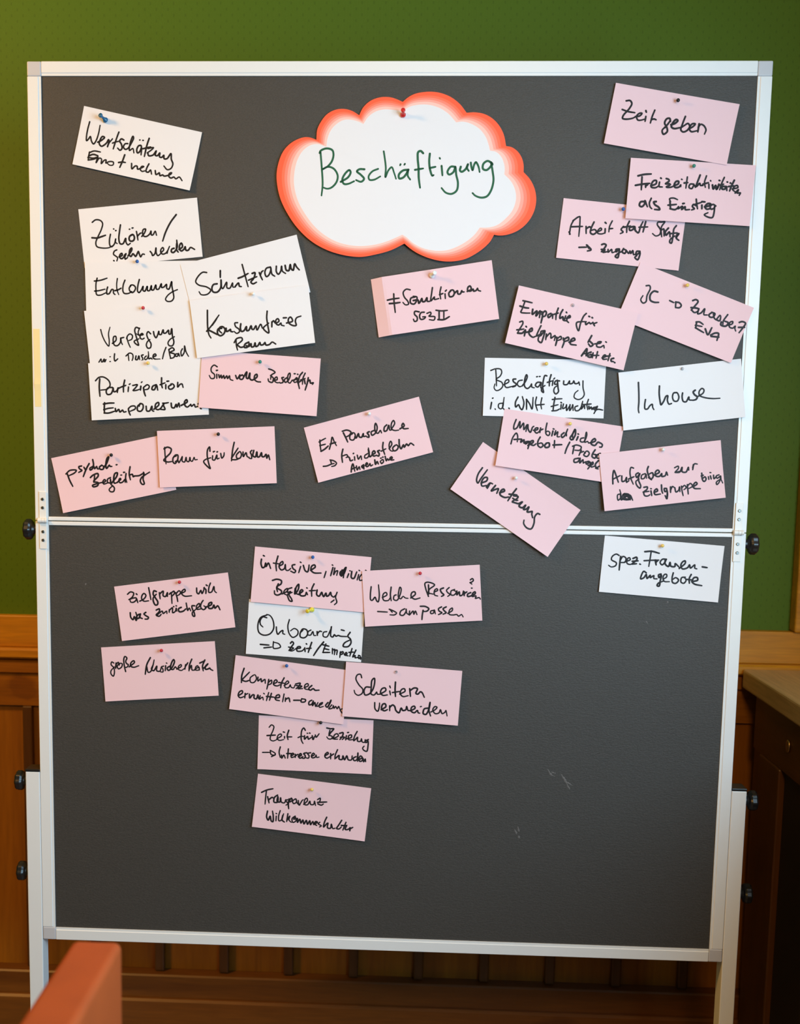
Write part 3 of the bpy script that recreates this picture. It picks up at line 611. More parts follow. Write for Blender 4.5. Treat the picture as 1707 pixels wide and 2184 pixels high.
('freizeit', 'p', 0.47929, 0.54755, -0.05506, 0.0046, (2, 1.5, 0, 0.5, 0), None, 'pink card reading Freizeitaktivitäten als Einstieg, overlapping the right frame', 0.00303, '-854,202 -761,229 -648,243;-789,188 -782,-11;-881,52 -772,77 -659,96;-720,74 -716,28;-718,49 -682,76;-636,60 -557,96 -556,145 -594,143 -627,92 -628,42 -563,33 -515,61;-503,124 -502,56 -451,52;-490,189 -479,183;-401,186 -362,175 -353,151 -405,105 -348,108 -328,97 -387,56 -324,54 -263,82;-269,82 -203,117 -201,154 -238,152 -265,101 -248,58 -185,68 -163,100 -161,76;-157,190 -147,186;-69,230 -76,56;-110,135 -53,144;44,125 -13,122 -27,71 19,55 51,113 74,77;130,272 86,90 137,143 153,113 191,115;232,266 211,160 232,87;189,134 274,163;283,139 291,72;303,196 310,190;341,130 361,69 392,127 412,66 439,111;441,148 424,73;441,208 453,204;517,258 488,176 463,63;437,130 516,153;558,118 501,115 499,78 543,80 564,119 577,58;569,191 578,189;621,178 630,175;679,224 645,136 622,54;596,121 683,138;663,87 748,117 732,147 690,126 671,75 712,47;714,28 759,81 745,30 795,33 781,-5;-706,-193 -775,-203 -789,-260 -749,-276 -709,-230 -707,-180 -683,-229 -660,-271;-610,-135 -634,-213 -615,-274 -587,-298;-528,-182 -566,-190 -542,-233 -482,-266 -459,-302 -541,-307;-307,-169 -289,-280;-300,-168 -318,-126 -256,-110 -190,-131;-333,-226 -257,-216 -201,-206;-295,-280 -212,-288 -165,-247;-165,-241 -169,-272 -127,-245 -103,-231 -110,-281 -70,-242 -58,-235 -53,-278 16,-274;-101,-188 -76,-182;111,-206 71,-190 55,-222 91,-257 49,-278;107,-107 121,-181 141,-254;72,-196 194,-151;205,-194 211,-250;199,-139 250,-140;252,-216 326,-193 342,-167 297,-164 258,-216 287,-251 337,-242;427,-193 380,-171 340,-205 357,-247 405,-226 409,-201 408,-313 390,-376 320,-374 259,-340 312,-306'),
('arbeit', 'p', 0.37262, 0.48133, -0.09525, 0.0005, (2.5, 1, 0.5, 1, 0), None, 'pink card reading Arbeit statt Strafe, arrow Zugang', 0.00288, '-788,149 -821,58 -828,-82;-799,136 -730,199 -700,215;-692,209 -679,60 -674,-98;-839,-45 -815,-80;-818,39 -634,64;-577,70 -561,-42;-571,33 -518,70 -504,58;-458,151 -490,53 -493,-23 -445,-43 -399,0 -429,34 -485,16;-386,1 -321,45 -337,69 -377,27 -377,-17 -312,-23 -257,1;-279,163 -260,150;-265,64 -260,-5;-168,199 -200,108 -201,22;-202,70 -145,82;22,130 -9,77 28,43 -13,13;23,124 29,131;106,221 80,136 86,42;30,119 136,148;181,147 121,115 133,79 176,96 200,148 224,75;207,99 272,55 296,158 323,236;368,241 346,75;272,143 411,163;627,141 558,216 565,254 622,260 672,272 632,192 618,65 558,34 502,66;581,187 620,141 655,31;628,129 669,158 677,146;677,146 692,47;743,178 702,111 722,63 765,118 789,44;865,228 834,175 833,49 822,-53 795,-43 800,8 863,65;794,95 894,118;885,42 921,108 897,93 894,30 936,3;-647,-272 -526,-256;-530,-222 -450,-290 -505,-315;-517,-227 -484,-275;-288,-191 -252,-175 -217,-190 -242,-250 -279,-304;-285,-267 -226,-267 -253,-308 -190,-295;-176,-256 -170,-300 -119,-250 -105,-299 -62,-282;2,-231 -48,-243 -43,-280 3,-238 5,-301 -5,-371 -46,-356 10,-288 58,-264;71,-218 53,-270 101,-291 113,-239 79,-230;113,-239 164,-284 178,-245 196,-281 222,-234 244,-295 281,-285;338,-235 287,-240 283,-298 341,-254 319,-370 269,-337 297,-309'),
('jczuarbeit', 'p', 0.48118, 0.35734, -0.36153, 0.0044, (2, 0, 3, 0, 0), None, 'pink steeply tilted card reading JC, arrow Zuarbeit EVA', 0.00298, '-760,169 -711,191 -682,157 -685,29 -664,-68 -700,-103 -754,-68 -747,5;-548,146 -608,136 -641,61 -607,-18 -538,-26 -469,-2;-314,89 -239,83;-213,107 -183,20;-217,99 -158,114 -109,84 -121,44 -183,20;32,223 75,257 118,242 101,165 68,75;52,111 129,134 177,139;74,78 133,58 175,96 177,139 190,59 234,91 264,172 288,83 340,97;392,159 365,106 397,83 440,100 449,160 389,165;419,162 463,95 499,81 520,131 534,165 552,157;499,81 562,84 557,145;646,222 620,100 635,49;595,76 607,31 689,42 705,104 645,109;721,68 772,116 765,149 727,120 750,51 807,53 831,97 841,58 869,27;868,175 906,204 966,199 952,102 929,22;888,98 980,134;225,-68 249,-158;218,-71 268,-51 339,-66;227,-124 334,-103;243,-160 398,-184;399,-120 473,-190 490,-64;519,-180 574,-123 626,-110 646,-222;533,-195 598,-177 656,-162'),
('empathie', 'p', 0.29711, 0.33123, -0.21232, 0.0075, (2.5, 2, 1, 0, 1), None, 'pink card reading Empathie für Zielgruppe bei AGH etc.', 0.00299, '-871,252 -805,253 -719,252;-837,246 -853,114 -861,65 -786,68 -714,84;-898,158 -807,151 -753,157;-683,152 -670,74 -611,141 -605,62 -559,153 -546,48;-529,146 -507,111 -499,-30;-520,108 -480,171 -454,150 -461,94 -497,72;-379,153 -419,117 -402,80 -370,115 -350,146 -334,82;-283,262 -291,159 -277,75;-324,152 -264,186;-205,253 -226,174 -216,109 -177,144 -158,95 -102,94;-135,167 -143,91;-139,227 -129,220;-112,132 -58,164 -71,188 -102,148 -96,95 -63,75;181,279 152,232 129,105 126,-17 74,52 67,105 136,134 214,151;202,142 219,105 263,149 287,134 321,162;234,244 249,240;288,236 300,232;321,162 360,117;351,155 386,177;-842,-93 -800,-70 -785,-101 -815,-202 -833,-268;-857,-226 -787,-203 -749,-188;-832,-274 -759,-258 -720,-195;-717,-207 -715,-295;-724,-139 -713,-147;-697,-230 -612,-184 -622,-145 -654,-180 -645,-246 -573,-284 -537,-262;-488,-74 -514,-189 -519,-251 -468,-206;-416,-140 -465,-164 -452,-216 -409,-138 -409,-274 -421,-338 -475,-316 -478,-249 -449,-228;-370,-184 -360,-276;-364,-236 -314,-157 -295,-180 -282,-232 -226,-178 -220,-258;-194,-198 -181,-249 -181,-331;-187,-224 -132,-170 -115,-207 -167,-246;-86,-187 -60,-236 -68,-339;-79,-213 -11,-157 6,-194 -47,-233;22,-231 104,-172 84,-149 45,-185 48,-252 145,-251;354,-47 322,-163;329,-134 368,-153 410,-184 378,-218 335,-187;433,-165 521,-131 529,-109 479,-127 476,-196 538,-196 583,-158 600,-195;601,-93 616,-99;272,-399 306,-316 329,-270 344,-382;284,-362 367,-336;408,-307 362,-344 380,-388 428,-384 424,-344 393,-358;444,-312 451,-392;510,-277 511,-385;447,-352 545,-330;607,-357 659,-318 641,-301 615,-334 625,-373 684,-360;714,-264 710,-381;672,-315 729,-295;791,-322 756,-343 764,-376 798,-375;819,-384 831,-388'),
('beschwnh', 'w', 0.25754, 0.23408, -0.00927, 0.0005, (1.5, 1, 0.5, 0, 0.5), None, 'white card reading Beschäftigung i.d. WNH Einrichtungen', 0.00257, '-809,283 -799,189 -786,20;-891,269 -810,299 -727,291 -709,241 -735,178 -797,126 -700,78 -684,16 -733,-42 -789,-56 -825,-12 -813,51;-666,41 -586,93 -594,124 -637,111 -654,41 -627,-2 -545,12 -482,32;-474,139 -518,132 -510,95 -464,58 -476,26 -519,7;-366,123 -422,109 -445,52 -405,15 -362,29;-362,29 -308,111 -286,187 -300,212 -323,149 -323,23 -278,-13 -229,25 -211,63 -203,13 -164,2;-55,92 -118,90 -147,40 -108,15 -72,54 -55,92 -57,4;-131,182 -116,186;-87,187 -72,190;35,200 4,206 -18,130 -26,17 -9,-71 -42,-46 -38,4 11,43;104,220 83,132 81,38;46,94 121,120;140,127 131,45;151,152 167,169;247,123 184,122 167,71 212,72 209,135 227,10 236,-53 194,-91 161,-54 170,9 219,47;316,124 319,68 376,69 411,126 413,83 463,90 480,128 501,85 551,92 563,111 578,61;631,131 637,18 661,-94 626,-151 564,-174 499,-141 509,-72 557,-27;-858,-253 -873,-360;-844,-184 -835,-179;-796,-358 -790,-367;-673,-261 -736,-275 -740,-332 -701,-356 -671,-324 -661,-236 -654,-166;-667,-261 -670,-337 -630,-374;-568,-341 -560,-349;-424,-155 -464,-244 -455,-319 -412,-281 -385,-330 -352,-361 -324,-254 -354,-147;-283,-190 -276,-353;-283,-190 -229,-264 -187,-345 -176,-156;-120,-148 -134,-249 -97,-368;-31,-159 -45,-260 -29,-342;-127,-281 12,-265;184,-148 165,-293 162,-369;141,-183 223,-172 299,-167;127,-298 240,-266;143,-369 219,-361 268,-335;290,-265 288,-341;286,-228 297,-235;328,-252 319,-328 368,-301 379,-263 383,-358 419,-300 424,-288;436,-262 434,-357 475,-286 480,-261 491,-355;563,-278 520,-298 529,-355 579,-353 621,-296 641,-201;636,-233 622,-327 670,-270 679,-320;734,-168 713,-256 730,-337;657,-257 782,-242;746,-280 755,-324 784,-292 799,-330 823,-304;860,-291 817,-304 830,-329 885,-277 863,-341 834,-398;850,-347 900,-327 976,-338'),
('inhouse', 'w', 0.48211, 0.22572, 0.124, 0.004, (2, 1, 1, 0, 0), None, 'white card reading Inhouse, overlapping the right frame', 0.00288, '-685,278 -692,120 -704,-35 -723,-163 -718,-213;-594,-11 -614,-97 -613,-163 -574,-167 -531,-119 -491,-100 -488,-150 -472,-189;-350,183 -364,57 -359,-74 -350,-124 -307,-79 -255,6 -229,10 -241,-61 -220,-128 -178,-122;-78,45 -129,44 -154,-18 -133,-86 -81,-92 -51,-30 -78,45 -123,43;14,28 1,-36 15,-109 59,-120 110,-48 113,-94 164,-106;221,50 187,28 203,-19 245,-63 223,-100 170,-109;265,-52 345,-9 362,41 332,67 283,23 285,-42 366,-87 493,-117 608,-125'),
('unverbind', 'p', 0.28547, 0.1392, -0.13611, 0.0026, (3, 3, 0, 0, 0), None, 'pink card reading Unverbindliches Angebot / Probeangebot', 0.00289, '-777,326 -797,223 -787,165 -744,191 -710,302 -692,199 -647,285 -623,183 -584,268 -585,156;-571,270 -552,194 -511,154 -487,243 -470,259;-465,194 -402,216 -400,243 -438,231 -443,184 -405,156 -359,197;-355,250 -354,171;-361,209 -313,237;-264,343 -266,237 -246,161 -204,147 -192,195 -229,216 -258,192;-145,229 -151,148;-145,266 -131,263;-101,242 -108,168 -65,228 -58,149 -19,155;41,230 3,185 22,148 57,180 82,263 89,297;74,235 89,185;207,308 182,225 154,155 185,133 229,219 213,309 184,212 210,143;279,200 264,138;271,245 283,240;373,195 330,175 332,129 385,130 417,247 403,292 400,192 405,126 448,146 472,123 502,141;505,128 575,179 557,209 517,170 513,116 576,99 619,159 646,156 697,131 691,90 659,85;-798,-82 -783,26 -737,106 -709,64 -699,-34;-758,-3 -636,22;-634,16 -640,-32 -594,15 -585,-37 -546,-31;-525,-1 -568,-21 -557,-46 -505,2 -501,-64 -507,-118;-514,-66 -438,-1 -443,25 -479,6 -479,-34 -423,-52 -388,-20;-336,101 -362,24 -351,-41 -300,-67 -267,-28 -299,7 -349,-14;-220,12 -241,-24 -222,-55 -166,-33 -176,25 -221,18;-92,78 -78,-40;-105,3 36,31;159,89 125,-22 113,-104;242,35 238,-91;216,31 277,61 361,40 344,-15 266,-27;370,-12 346,-102;357,-53 412,-25;442,-41 423,-83 479,-101 509,-44 469,-10 429,-42;595,29 567,-35 563,-88 613,-107 630,-52 582,-46;619,-67 690,-16 643,-50 652,-102 685,-97;347,-148 280,-178 288,-224 345,-208 373,-144 381,-223 423,-163 439,-214 468,-189;525,-174 482,-194 494,-225 547,-184 552,-250 528,-300;524,-241 598,-210 592,-177 565,-208 580,-259 630,-238;679,-137 638,-210 667,-259 708,-226;655,-267 696,-274'),
('vernetzung', 'p', 0.21576, 0.04954, -0.58913, 0.0005, (4.5, 2, 5, 0, 2), None, 'pink steeply tilted card reading Vernetzung, hanging across the middle rail', 0.00298, '-756,120 -755,-4 -714,-109 -674,-131 -674,-48 -669,139;-628,-100 -573,-12 -596,32 -635,4 -631,-85 -589,-131 -531,-83;-504,-14 -492,-114;-515,-105 -504,-14 -462,-2;-407,3 -412,-109 -365,-43 -336,-14 -314,-91;-279,-58 -231,16 -258,31 -280,-9 -257,-77 -167,-73 -115,-29;-88,157 -93,36 -90,-87;-137,15 -22,77;-59,35 11,67 14,27 -24,-49;-46,-6 19,-3 42,13;-16,-61 32,-45 85,-24 108,25;120,33 115,-54 176,-45 197,20 209,-56 244,-23 258,28 284,-55 318,-31 347,-2 366,-40 413,-82;480,31 441,21 434,-51 487,-149 500,-249 435,-277 346,-247 319,-198'),
('aufgaben', 'p', 0.45577, 0.09291, 0.12927, 0.0064, (2.5, 2, 2, 0, 1), None, 'pink card reading Aufgaben zur Zielgruppe bringen, with a crossed out word', 0.00268, '-815,-40 -802,102 -777,177 -751,96 -723,-24;-802,37 -682,82;-657,72 -658,-19 -612,-11 -582,38 -589,-40 -548,-18;-454,179 -491,196 -516,134 -513,17 -483,-84;-553,8 -460,37;-384,93 -425,72 -416,19 -360,77 -393,-10 -364,-130 -380,-161 -427,-110 -435,-44 -380,-11;-271,67 -330,48 -341,-9 -296,-8 -259,53 -258,-12;-210,177 -233,128 -222,36 -189,-33 -148,1 -155,67 -221,48;-225,-3 -177,-48;-126,25 -39,67 -62,102 -103,74 -102,9 -45,-4 -3,36 -7,-9 51,-2 75,53 90,0;214,109 274,128 277,95 214,31 266,38 312,46;227,30 291,29 335,101 330,31 393,17 437,90 440,44;523,125 504,43;507,82 543,136 587,127;645,-31 649,-142 673,-171 707,-136 691,-95 658,-117;635,-75 668,-66;748,-101 751,-147;781,-92 790,-145;780,-35 795,-39;833,-85 835,-144 882,-104;922,-89 876,-103 886,-143 946,-111 913,-211 872,-245 868,-206 949,-150 932,-122 969,-230;-315,-156 -257,-156 -267,-194 -322,-233 -314,-293 -263,-305 -230,-289;-334,-232 -237,-230;-205,-227 -199,-306;-205,-190 -192,-194;-156,-258 -97,-239 -107,-205 -148,-233 -146,-292 -56,-296;-25,-150 -27,-247 -17,-287;53,-217 15,-213 23,-266 56,-256 49,-347 39,-385 18,-330;53,-217 59,-309 46,-386;119,-198 112,-289;115,-250 151,-196 176,-211;188,-219 201,-292 248,-265 265,-215 265,-293;298,-206 299,-271 311,-364;302,-232 350,-199 372,-240 332,-268;396,-191 396,-269 396,-347;393,-217 448,-177 476,-226 416,-258;481,-240 555,-196 538,-168 497,-203 499,-261 600,-282;-714,-221 -754,-230 -755,-321 -713,-286 -701,-223 -712,-150;-708,-222 -703,-320 -648,-281 -657,-228 -689,-302 -639,-328;-643,-223 -574,-243 -559,-291 -614,-330 -662,-292 -595,-261 -631,-230 -574,-315 -625,-310 -658,-241 -544,-267 -556,-337;-634,-269 -570,-277 -575,-328 -645,-320;-538,-280 -518,-348'),
('spezfrauen', 'w', 0.46317, -0.06265, -0.0703, 0.0005, (2.5, 1, 2, 0, 1), None, 'white card reading spez. Frauenangebote, below the middle rail', 0.00288, '-723,163 -772,182 -834,136 -841,81 -755,35 -763,-13 -834,-40 -879,-17;-695,148 -697,47 -696,-81;-695,87 -656,152 -606,129 -612,61 -677,48;-613,68 -531,109 -548,141 -579,118 -577,44 -522,29 -484,52;-487,133 -430,158 -420,125 -490,45;-495,85 -397,101;-490,38 -418,51;-364,50 -351,45;-199,286 -204,158 -212,23;-303,264 -192,280 -63,258;-299,112 -161,132 -57,144;-116,139 -93,60;-104,100 -69,137;67,169 1,163 -32,106 5,69 52,127 67,169;47,167 56,87 114,52 132,121 152,62 219,61 220,109 285,61;295,35 383,130 378,170 335,146 316,84 348,33 431,60 458,110 478,58 544,117 550,64 585,54;672,95 752,90;-242,-88 -285,-65 -321,-149 -323,-197 -272,-172 -239,-115 -218,-180 -171,-122 -167,-162 -111,-123 -106,-170 -52,-172;4,-86 -34,-103 -22,-149 13,-106 4,-201 -5,-290 -39,-286 -24,-244 63,-196;47,-170 102,-125 97,-84 64,-87 44,-143 71,-202 157,-201;205,-48 195,-130 211,-209 266,-218 305,-160 254,-124 212,-155;411,-103 353,-115 349,-190 397,-206 430,-149 399,-111;504,-48 479,-117 489,-198;428,-136 535,-139;525,-167 620,-132 609,-92 557,-97 532,-167 576,-203 698,-219'),
('zielgruppe', 'p', -0.36003, -0.14404, 0.14329, 0.0005, (2.5, 1, 1.5, 0.5, 1), None, 'pink card reading Zielgruppe will was zurückgeben', 0.00278, '-783,316 -724,349 -674,323 -704,260 -771,221;-771,221 -694,238 -641,232 -654,193 -705,166 -750,178 -753,205;-636,218 -626,149;-630,304 -619,289;-589,171 -510,202 -468,257 -496,294 -535,265 -550,207 -516,162 -436,159;-402,383 -397,282 -393,174;-280,301 -317,319 -340,262 -310,191 -280,120 -294,75 -328,72 -353,129 -349,196 -287,255;-230,275 -232,168;-226,254 -160,293 -172,214 -134,196 -91,258 -101,192;-62,227 -32,250 -39,63;-40,238 25,270 26,230 -28,183;48,241 62,158 65,84;59,226 112,266 135,243 116,205 66,185;138,216 217,246 215,280 164,253 156,200 197,162 317,154;422,275 417,195 441,172 489,226 501,171 543,233 556,271;547,259 576,229 567,163;594,307 612,291;671,331 635,262 622,176 669,177 722,264 724,184 750,154;-783,-7 -784,-88 -751,-132 -722,-82 -699,-152 -676,-87 -685,-12;-630,-52 -674,-74 -687,-113 -647,-118 -609,-48 -625,-107 -588,-132;-512,-33 -549,-56 -515,-94 -479,-125 -496,-150 -543,-147;-327,-16 -271,-2 -278,-48 -340,-101 -290,-128 -252,-99;-327,-103 -224,-48 -217,-90 -151,-57 -151,-98;-101,-37 -108,-83;-103,-50 -43,-10 -49,-97 1,-76 22,-25 27,-79;-20,7 -12,4;25,15 35,11;110,-22 60,-43 66,-91 133,-92 185,-58;206,40 209,-34 214,-89 247,-52 266,-102;345,-24 299,-19 298,-72 321,-142 319,-203 293,-193 288,-138 348,-92;364,-80 431,-35 430,6 378,-28 376,-88 443,-90;503,50 463,2 447,-64 487,-109 539,-75 503,-44;526,-73 639,-34 644,-1 595,-15 583,-94 643,-101 677,-52 689,-107 741,-73 771,-144'),
('grosse', 'p', -0.38629, -0.25742, 0.07817, 0.0005, (2.5, 1, 2, 0.5, 1), None, 'pink card reading große Unsicherheiten', 0.00263, '-796,190 -828,212 -845,166 -803,109 -797,27 -823,-39 -860,4 -855,58 -788,122;-755,188 -771,94;-760,161 -714,199 -709,172;-703,172 -740,133 -724,85 -668,109 -649,169 -689,178 -705,145;-600,30 -613,112 -615,248 -591,294 -559,265 -585,206 -568,164 -543,149 -574,103 -600,105;-533,108 -432,184 -443,211 -493,180 -505,120 -453,97 -363,119;-149,249 -220,131 -261,-36;-224,91 -205,-5 -163,6 -114,112 -86,205;-114,112 -146,46 -109,17 -48,95 -55,14 -2,4 31,77;73,88 31,77 55,35 51,-12 11,-10;107,93 93,6;124,140 133,134;180,82 130,51 147,10 203,41 267,159 256,193 219,148 190,41 229,19 273,64 297,35;296,22 381,71 376,99 334,74 323,20 375,-3 431,28;457,94 437,14;454,67 499,126;571,183 522,77 508,-17;517,10 556,75 563,-6 616,-9;611,5 674,42 662,63 627,38 630,-10 690,-13;687,34 690,-13;706,108 796,143;797,157 749,51 756,-30;759,10 823,61 845,87 802,48 798,-6 845,-1 873,11 885,-10 923,-33'),
('intensive', 'p', -0.12613, -0.09208, -0.07357, 0.0013, (2.6, 0.5, 0, 0.5, 0.5), None, 'pink card reading intensive, individ. Begleitung', 0.00278, '-868,268 -869,189 -837,125 -806,142 -791,209 -780,151 -745,213 -699,125;-841,334 -820,325;-591,347 -613,212 -597,95;-660,221 -561,217;-558,178 -496,223 -505,262 -542,232 -557,165 -513,116 -463,147 -455,214 -435,123 -395,120 -358,157;-292,229 -336,212 -319,160 -270,125 -287,91 -354,111;-191,205 -215,97;-202,280 -189,273;-147,229 -107,141 -66,125 -51,185 -50,245;-16,156 58,222 42,254 -2,230 -10,163 40,121 165,126;247,160 224,52;359,237 332,96;344,282 355,276;392,233 382,120 410,176 442,192 435,112;545,215 489,170 501,118 545,135 580,264 557,229 550,83;519,212 515,106 568,243;635,157 615,89;650,211 658,207;684,201 687,96 727,86 769,202;806,160 788,66;806,232 817,227;851,164 823,109 834,63 879,74;918,241 928,237;-650,-76 -579,-49 -498,-68 -500,-121 -568,-181 -549,-259;-546,-126 -561,-193 -484,-239 -481,-279 -544,-318 -592,-303 -602,-250;-467,-291 -379,-229 -383,-190 -426,-221 -442,-275 -386,-303;-312,-170 -375,-203 -377,-256 -326,-238 -348,-293 -303,-355 -286,-400 -326,-397 -364,-334 -374,-295 -298,-248;-251,-178 -250,-271 -198,-186 -199,-100 -239,-163 -232,-255 -177,-277;-178,-264 -117,-205 -138,-187 -168,-223 -150,-288 -71,-280 -56,-226 -33,-263;-56,-149 -45,-153;63,-69 31,-164 41,-283;-6,-194 98,-178;124,-169 124,-249 166,-271 206,-201 222,-239 245,-270 279,-207 296,-259 328,-243 356,-187 374,-238 415,-261 446,-231;467,-176 448,-258 476,-348 440,-391;426,-313 377,-357'),
('onboarding', 'w', -0.135, -0.18066, -0.05169, 0.0005, (1.2, 1, 0, 0, 0), None, 'white card reading Onboarding, arrow Zeit/Empathie', 0.00269, '-672,175 -739,184 -782,114 -771,48 -729,11;-675,222 -778,168 -817,31 -790,-88 -708,-129 -603,-101 -543,-2 -564,143 -622,219 -676,231;-498,28 -487,-52 -464,-97 -421,-47 -382,-24 -379,-77 -345,-88;-281,171 -301,56 -266,-76 -203,-131 -127,-79 -124,-12 -186,24 -250,-21;-39,8 -82,-49 -72,-115 -5,-123 45,-66 27,13 -41,28 -77,-22;99,18 55,-12 51,-66 98,-69 134,-6 158,-71 191,-69;206,-1 217,-67;209,-41 252,9 285,5;371,11 319,-6 317,-73 377,-82 423,15 451,104;444,97 448,-63 482,-74 506,-32 534,-57 572,-41 613,-51 718,-50;619,59 672,50;773,28 738,-42 787,-92 798,-158 750,-222 670,-221 686,-166 788,-98;-754,-293 -605,-295;-689,-349 -557,-325;-532,-230 -523,-343 -405,-314 -434,-263 -532,-236;-237,-235 -212,-206 -184,-231 -220,-300 -256,-364;-266,-304 -179,-317 -242,-363 -202,-366 -151,-336;-139,-321 -60,-302 -68,-282 -114,-293 -116,-360 -30,-353 7,-310;13,-297 23,-363;35,-225 44,-232;126,-194 77,-372;46,-307 125,-295;330,-172 244,-293 173,-419;371,-203 328,-354;319,-220 426,-239;343,-285 430,-299;328,-354 447,-345;488,-275 494,-368;490,-301 529,-285 528,-379;524,-312 569,-295 568,-376;630,-318 624,-419;625,-345 670,-315 678,-341 640,-371;700,-366 745,-349 730,-324 700,-366 767,-381;824,-250 794,-386;776,-320 855,-308;892,-271 847,-395 885,-366 888,-406 927,-396;944,-361 971,-366;939,-388 954,-414 979,-386 983,-425'),
('ressourcen', 'p', 0.06368, -0.11569, 0.07412, 0.0042, (2, 2, 1, 0, 1), None, 'pink card reading Welche Ressourcen? arrow anpassen', 0.00269, '-854,199 -874,75 -873,-24 -848,-32 -799,18 -776,-43 -751,-64 -726,27 -728,225;-675,5 -595,47 -605,87 -645,76 -668,24 -652,-43 -574,-47 -545,-9;-516,174 -536,44 -528,-56;-438,38 -471,27 -482,-39 -430,-55 -373,35 -348,139 -366,166 -389,101 -401,-3 -364,-32 -322,6 -285,-23 -240,-32;-194,-28 -112,34 -123,74 -169,63 -186,-2 -130,-51 -38,-36;107,-17 68,116 60,209 106,226 220,174 126,100 110,48 187,18;117,179 115,22;215,56 268,79 256,106 216,82 212,3 263,-19;367,113 314,90 331,36 368,-5 327,-29;464,115 417,71 434,31 472,-4 431,-35;554,77 494,54 491,-12 543,-15 578,36 533,65;591,49 588,-17 629,33 639,-33 679,-22 701,43;714,29 710,-37;719,2 759,26;823,10 770,-14 768,-53 833,-43 900,-7 895,19 855,-5 846,-57 905,-47;910,-61 896,-93 961,-83 980,-110;827,226 860,247 878,217 844,186 818,181 849,153;839,85 852,84;-767,-228 -604,-246;-569,-199 -505,-229 -448,-272 -483,-300 -561,-296;-556,-206 -520,-255;-308,-206 -375,-242 -391,-301 -340,-317 -284,-247 -282,-214 -273,-287 -235,-309;-225,-250 -235,-316 -166,-253 -156,-307 -127,-256 -104,-316;-38,-178 46,-186 102,-228 68,-266 3,-269;4,-249 -14,-328 -24,-406;186,-259 133,-269 131,-309 177,-305 193,-253 209,-320;319,-207 265,-237 276,-277 320,-306 260,-336;397,-211 343,-241 367,-282 392,-309 338,-333;417,-324 498,-276 499,-236 452,-267 442,-339 507,-355 572,-352 597,-380 650,-356 674,-397'),
('kompetenzen', 'p', -0.16073, -0.28398, -0.11459, 0.0016, (2.5, 2, 0.5, 2.5, 0), None, 'pink card reading Kompetenzen ermitteln with an arrow, left edge curling', 0.00263, '-824,265 -849,132 -841,10;-834,66 -724,211;-833,53 -771,41 -707,70;-651,166 -699,112 -683,39 -630,40 -591,113 -626,177 -664,158;-568,144 -560,77 -512,124 -499,72 -445,120 -430,54;-379,129 -382,47 -391,-43;-379,75 -331,123 -324,69 -367,36;-290,60 -229,110 -252,140 -282,109 -281,48 -220,36 -176,62;-118,193 -153,93 -156,11;-201,100 -107,99;-102,59 -29,124 -52,148 -92,88 -78,28 -18,37 2,87 20,49 68,42 82,92;93,113 170,138 150,81 109,34;103,88 203,88 142,39 221,50;246,67 313,117 296,149 253,115 261,55 329,44;372,125 326,64 356,41 405,75 435,52 507,62;-867,-226 -800,-162 -811,-129 -855,-155 -867,-226 -830,-255 -766,-225;-753,-168 -750,-250;-753,-196 -706,-162;-678,-172 -664,-238 -624,-178 -597,-174 -591,-228 -549,-236 -531,-165 -510,-230;-490,-173 -496,-235 -447,-194 -428,-239;-435,-124 -421,-133;-351,-99 -373,-245;-303,-106 -321,-231;-382,-171 -249,-166;-234,-178 -156,-153 -168,-114 -212,-134 -217,-203 -149,-214;-84,-88 -93,-227;-49,-152 -48,-213;-46,-179 4,-145 32,-209;95,-173 207,-157;230,-126 223,-182 289,-173 298,-137 230,-126;404,-129 362,-163 368,-216 413,-196 432,-139 429,-221 462,-162 484,-227 515,-155;510,-224 584,-172 594,-144 545,-178 551,-232 616,-209;686,-131 653,-190 683,-213 725,-125 733,-83 695,-198;757,-162 713,-236 777,-214 785,-171 804,-217 826,-179 858,-216 879,-172 912,-222 943,-204;914,-235 954,-284'),
('scheitern', 'p', 0.03304, -0.28537, -0.05599, 0.0046, (2.5, 0.5, 2, 0, 1), None, 'pink card reading Scheitern vermeiden with a clear tack', 0.00278, '-709,219 -733,275 -785,264 -807,195 -747,92 -675,17 -683,-52 -747,-90 -802,-61 -822,-9;-559,66 -625,61 -653,-9 -629,-74 -564,-55 -504,30 -481,167 -492,227 -529,190 -533,68 -524,-52 -471,-61 -435,-11 -419,-44 -380,-41;-373,-40 -279,35 -296,74 -347,57 -368,-13 -325,-56 -247,-43;-213,27 -195,-39;-219,114 -204,82;-126,189 -123,61 -107,-59;-165,4 -42,34;-38,-13 50,48 34,87 -11,70 -32,1 18,-49 109,-28;125,95 149,-38;141,69 203,114 257,105 237,23 270,12 313,56 340,45 386,-33;-454,-195 -440,-302 -391,-339 -370,-256 -371,-195;-333,-307 -258,-247 -275,-201 -314,-211 -328,-293 -279,-323 -228,-298;-194,-228 -187,-315;-192,-255 -142,-210 -107,-235 -82,-300 -26,-336 7,-252 36,-291 88,-273 97,-218 128,-283 168,-280;168,-287 243,-233 228,-201 183,-224 182,-292 236,-315 286,-270 302,-309 329,-314;333,-201 349,-195;466,-215 402,-234 389,-316 436,-326 481,-227 491,-112 483,-254 517,-346;518,-278 587,-232 616,-189 582,-178 547,-235 592,-299 657,-281 678,-225 710,-290 760,-259 771,-231 799,-323'),
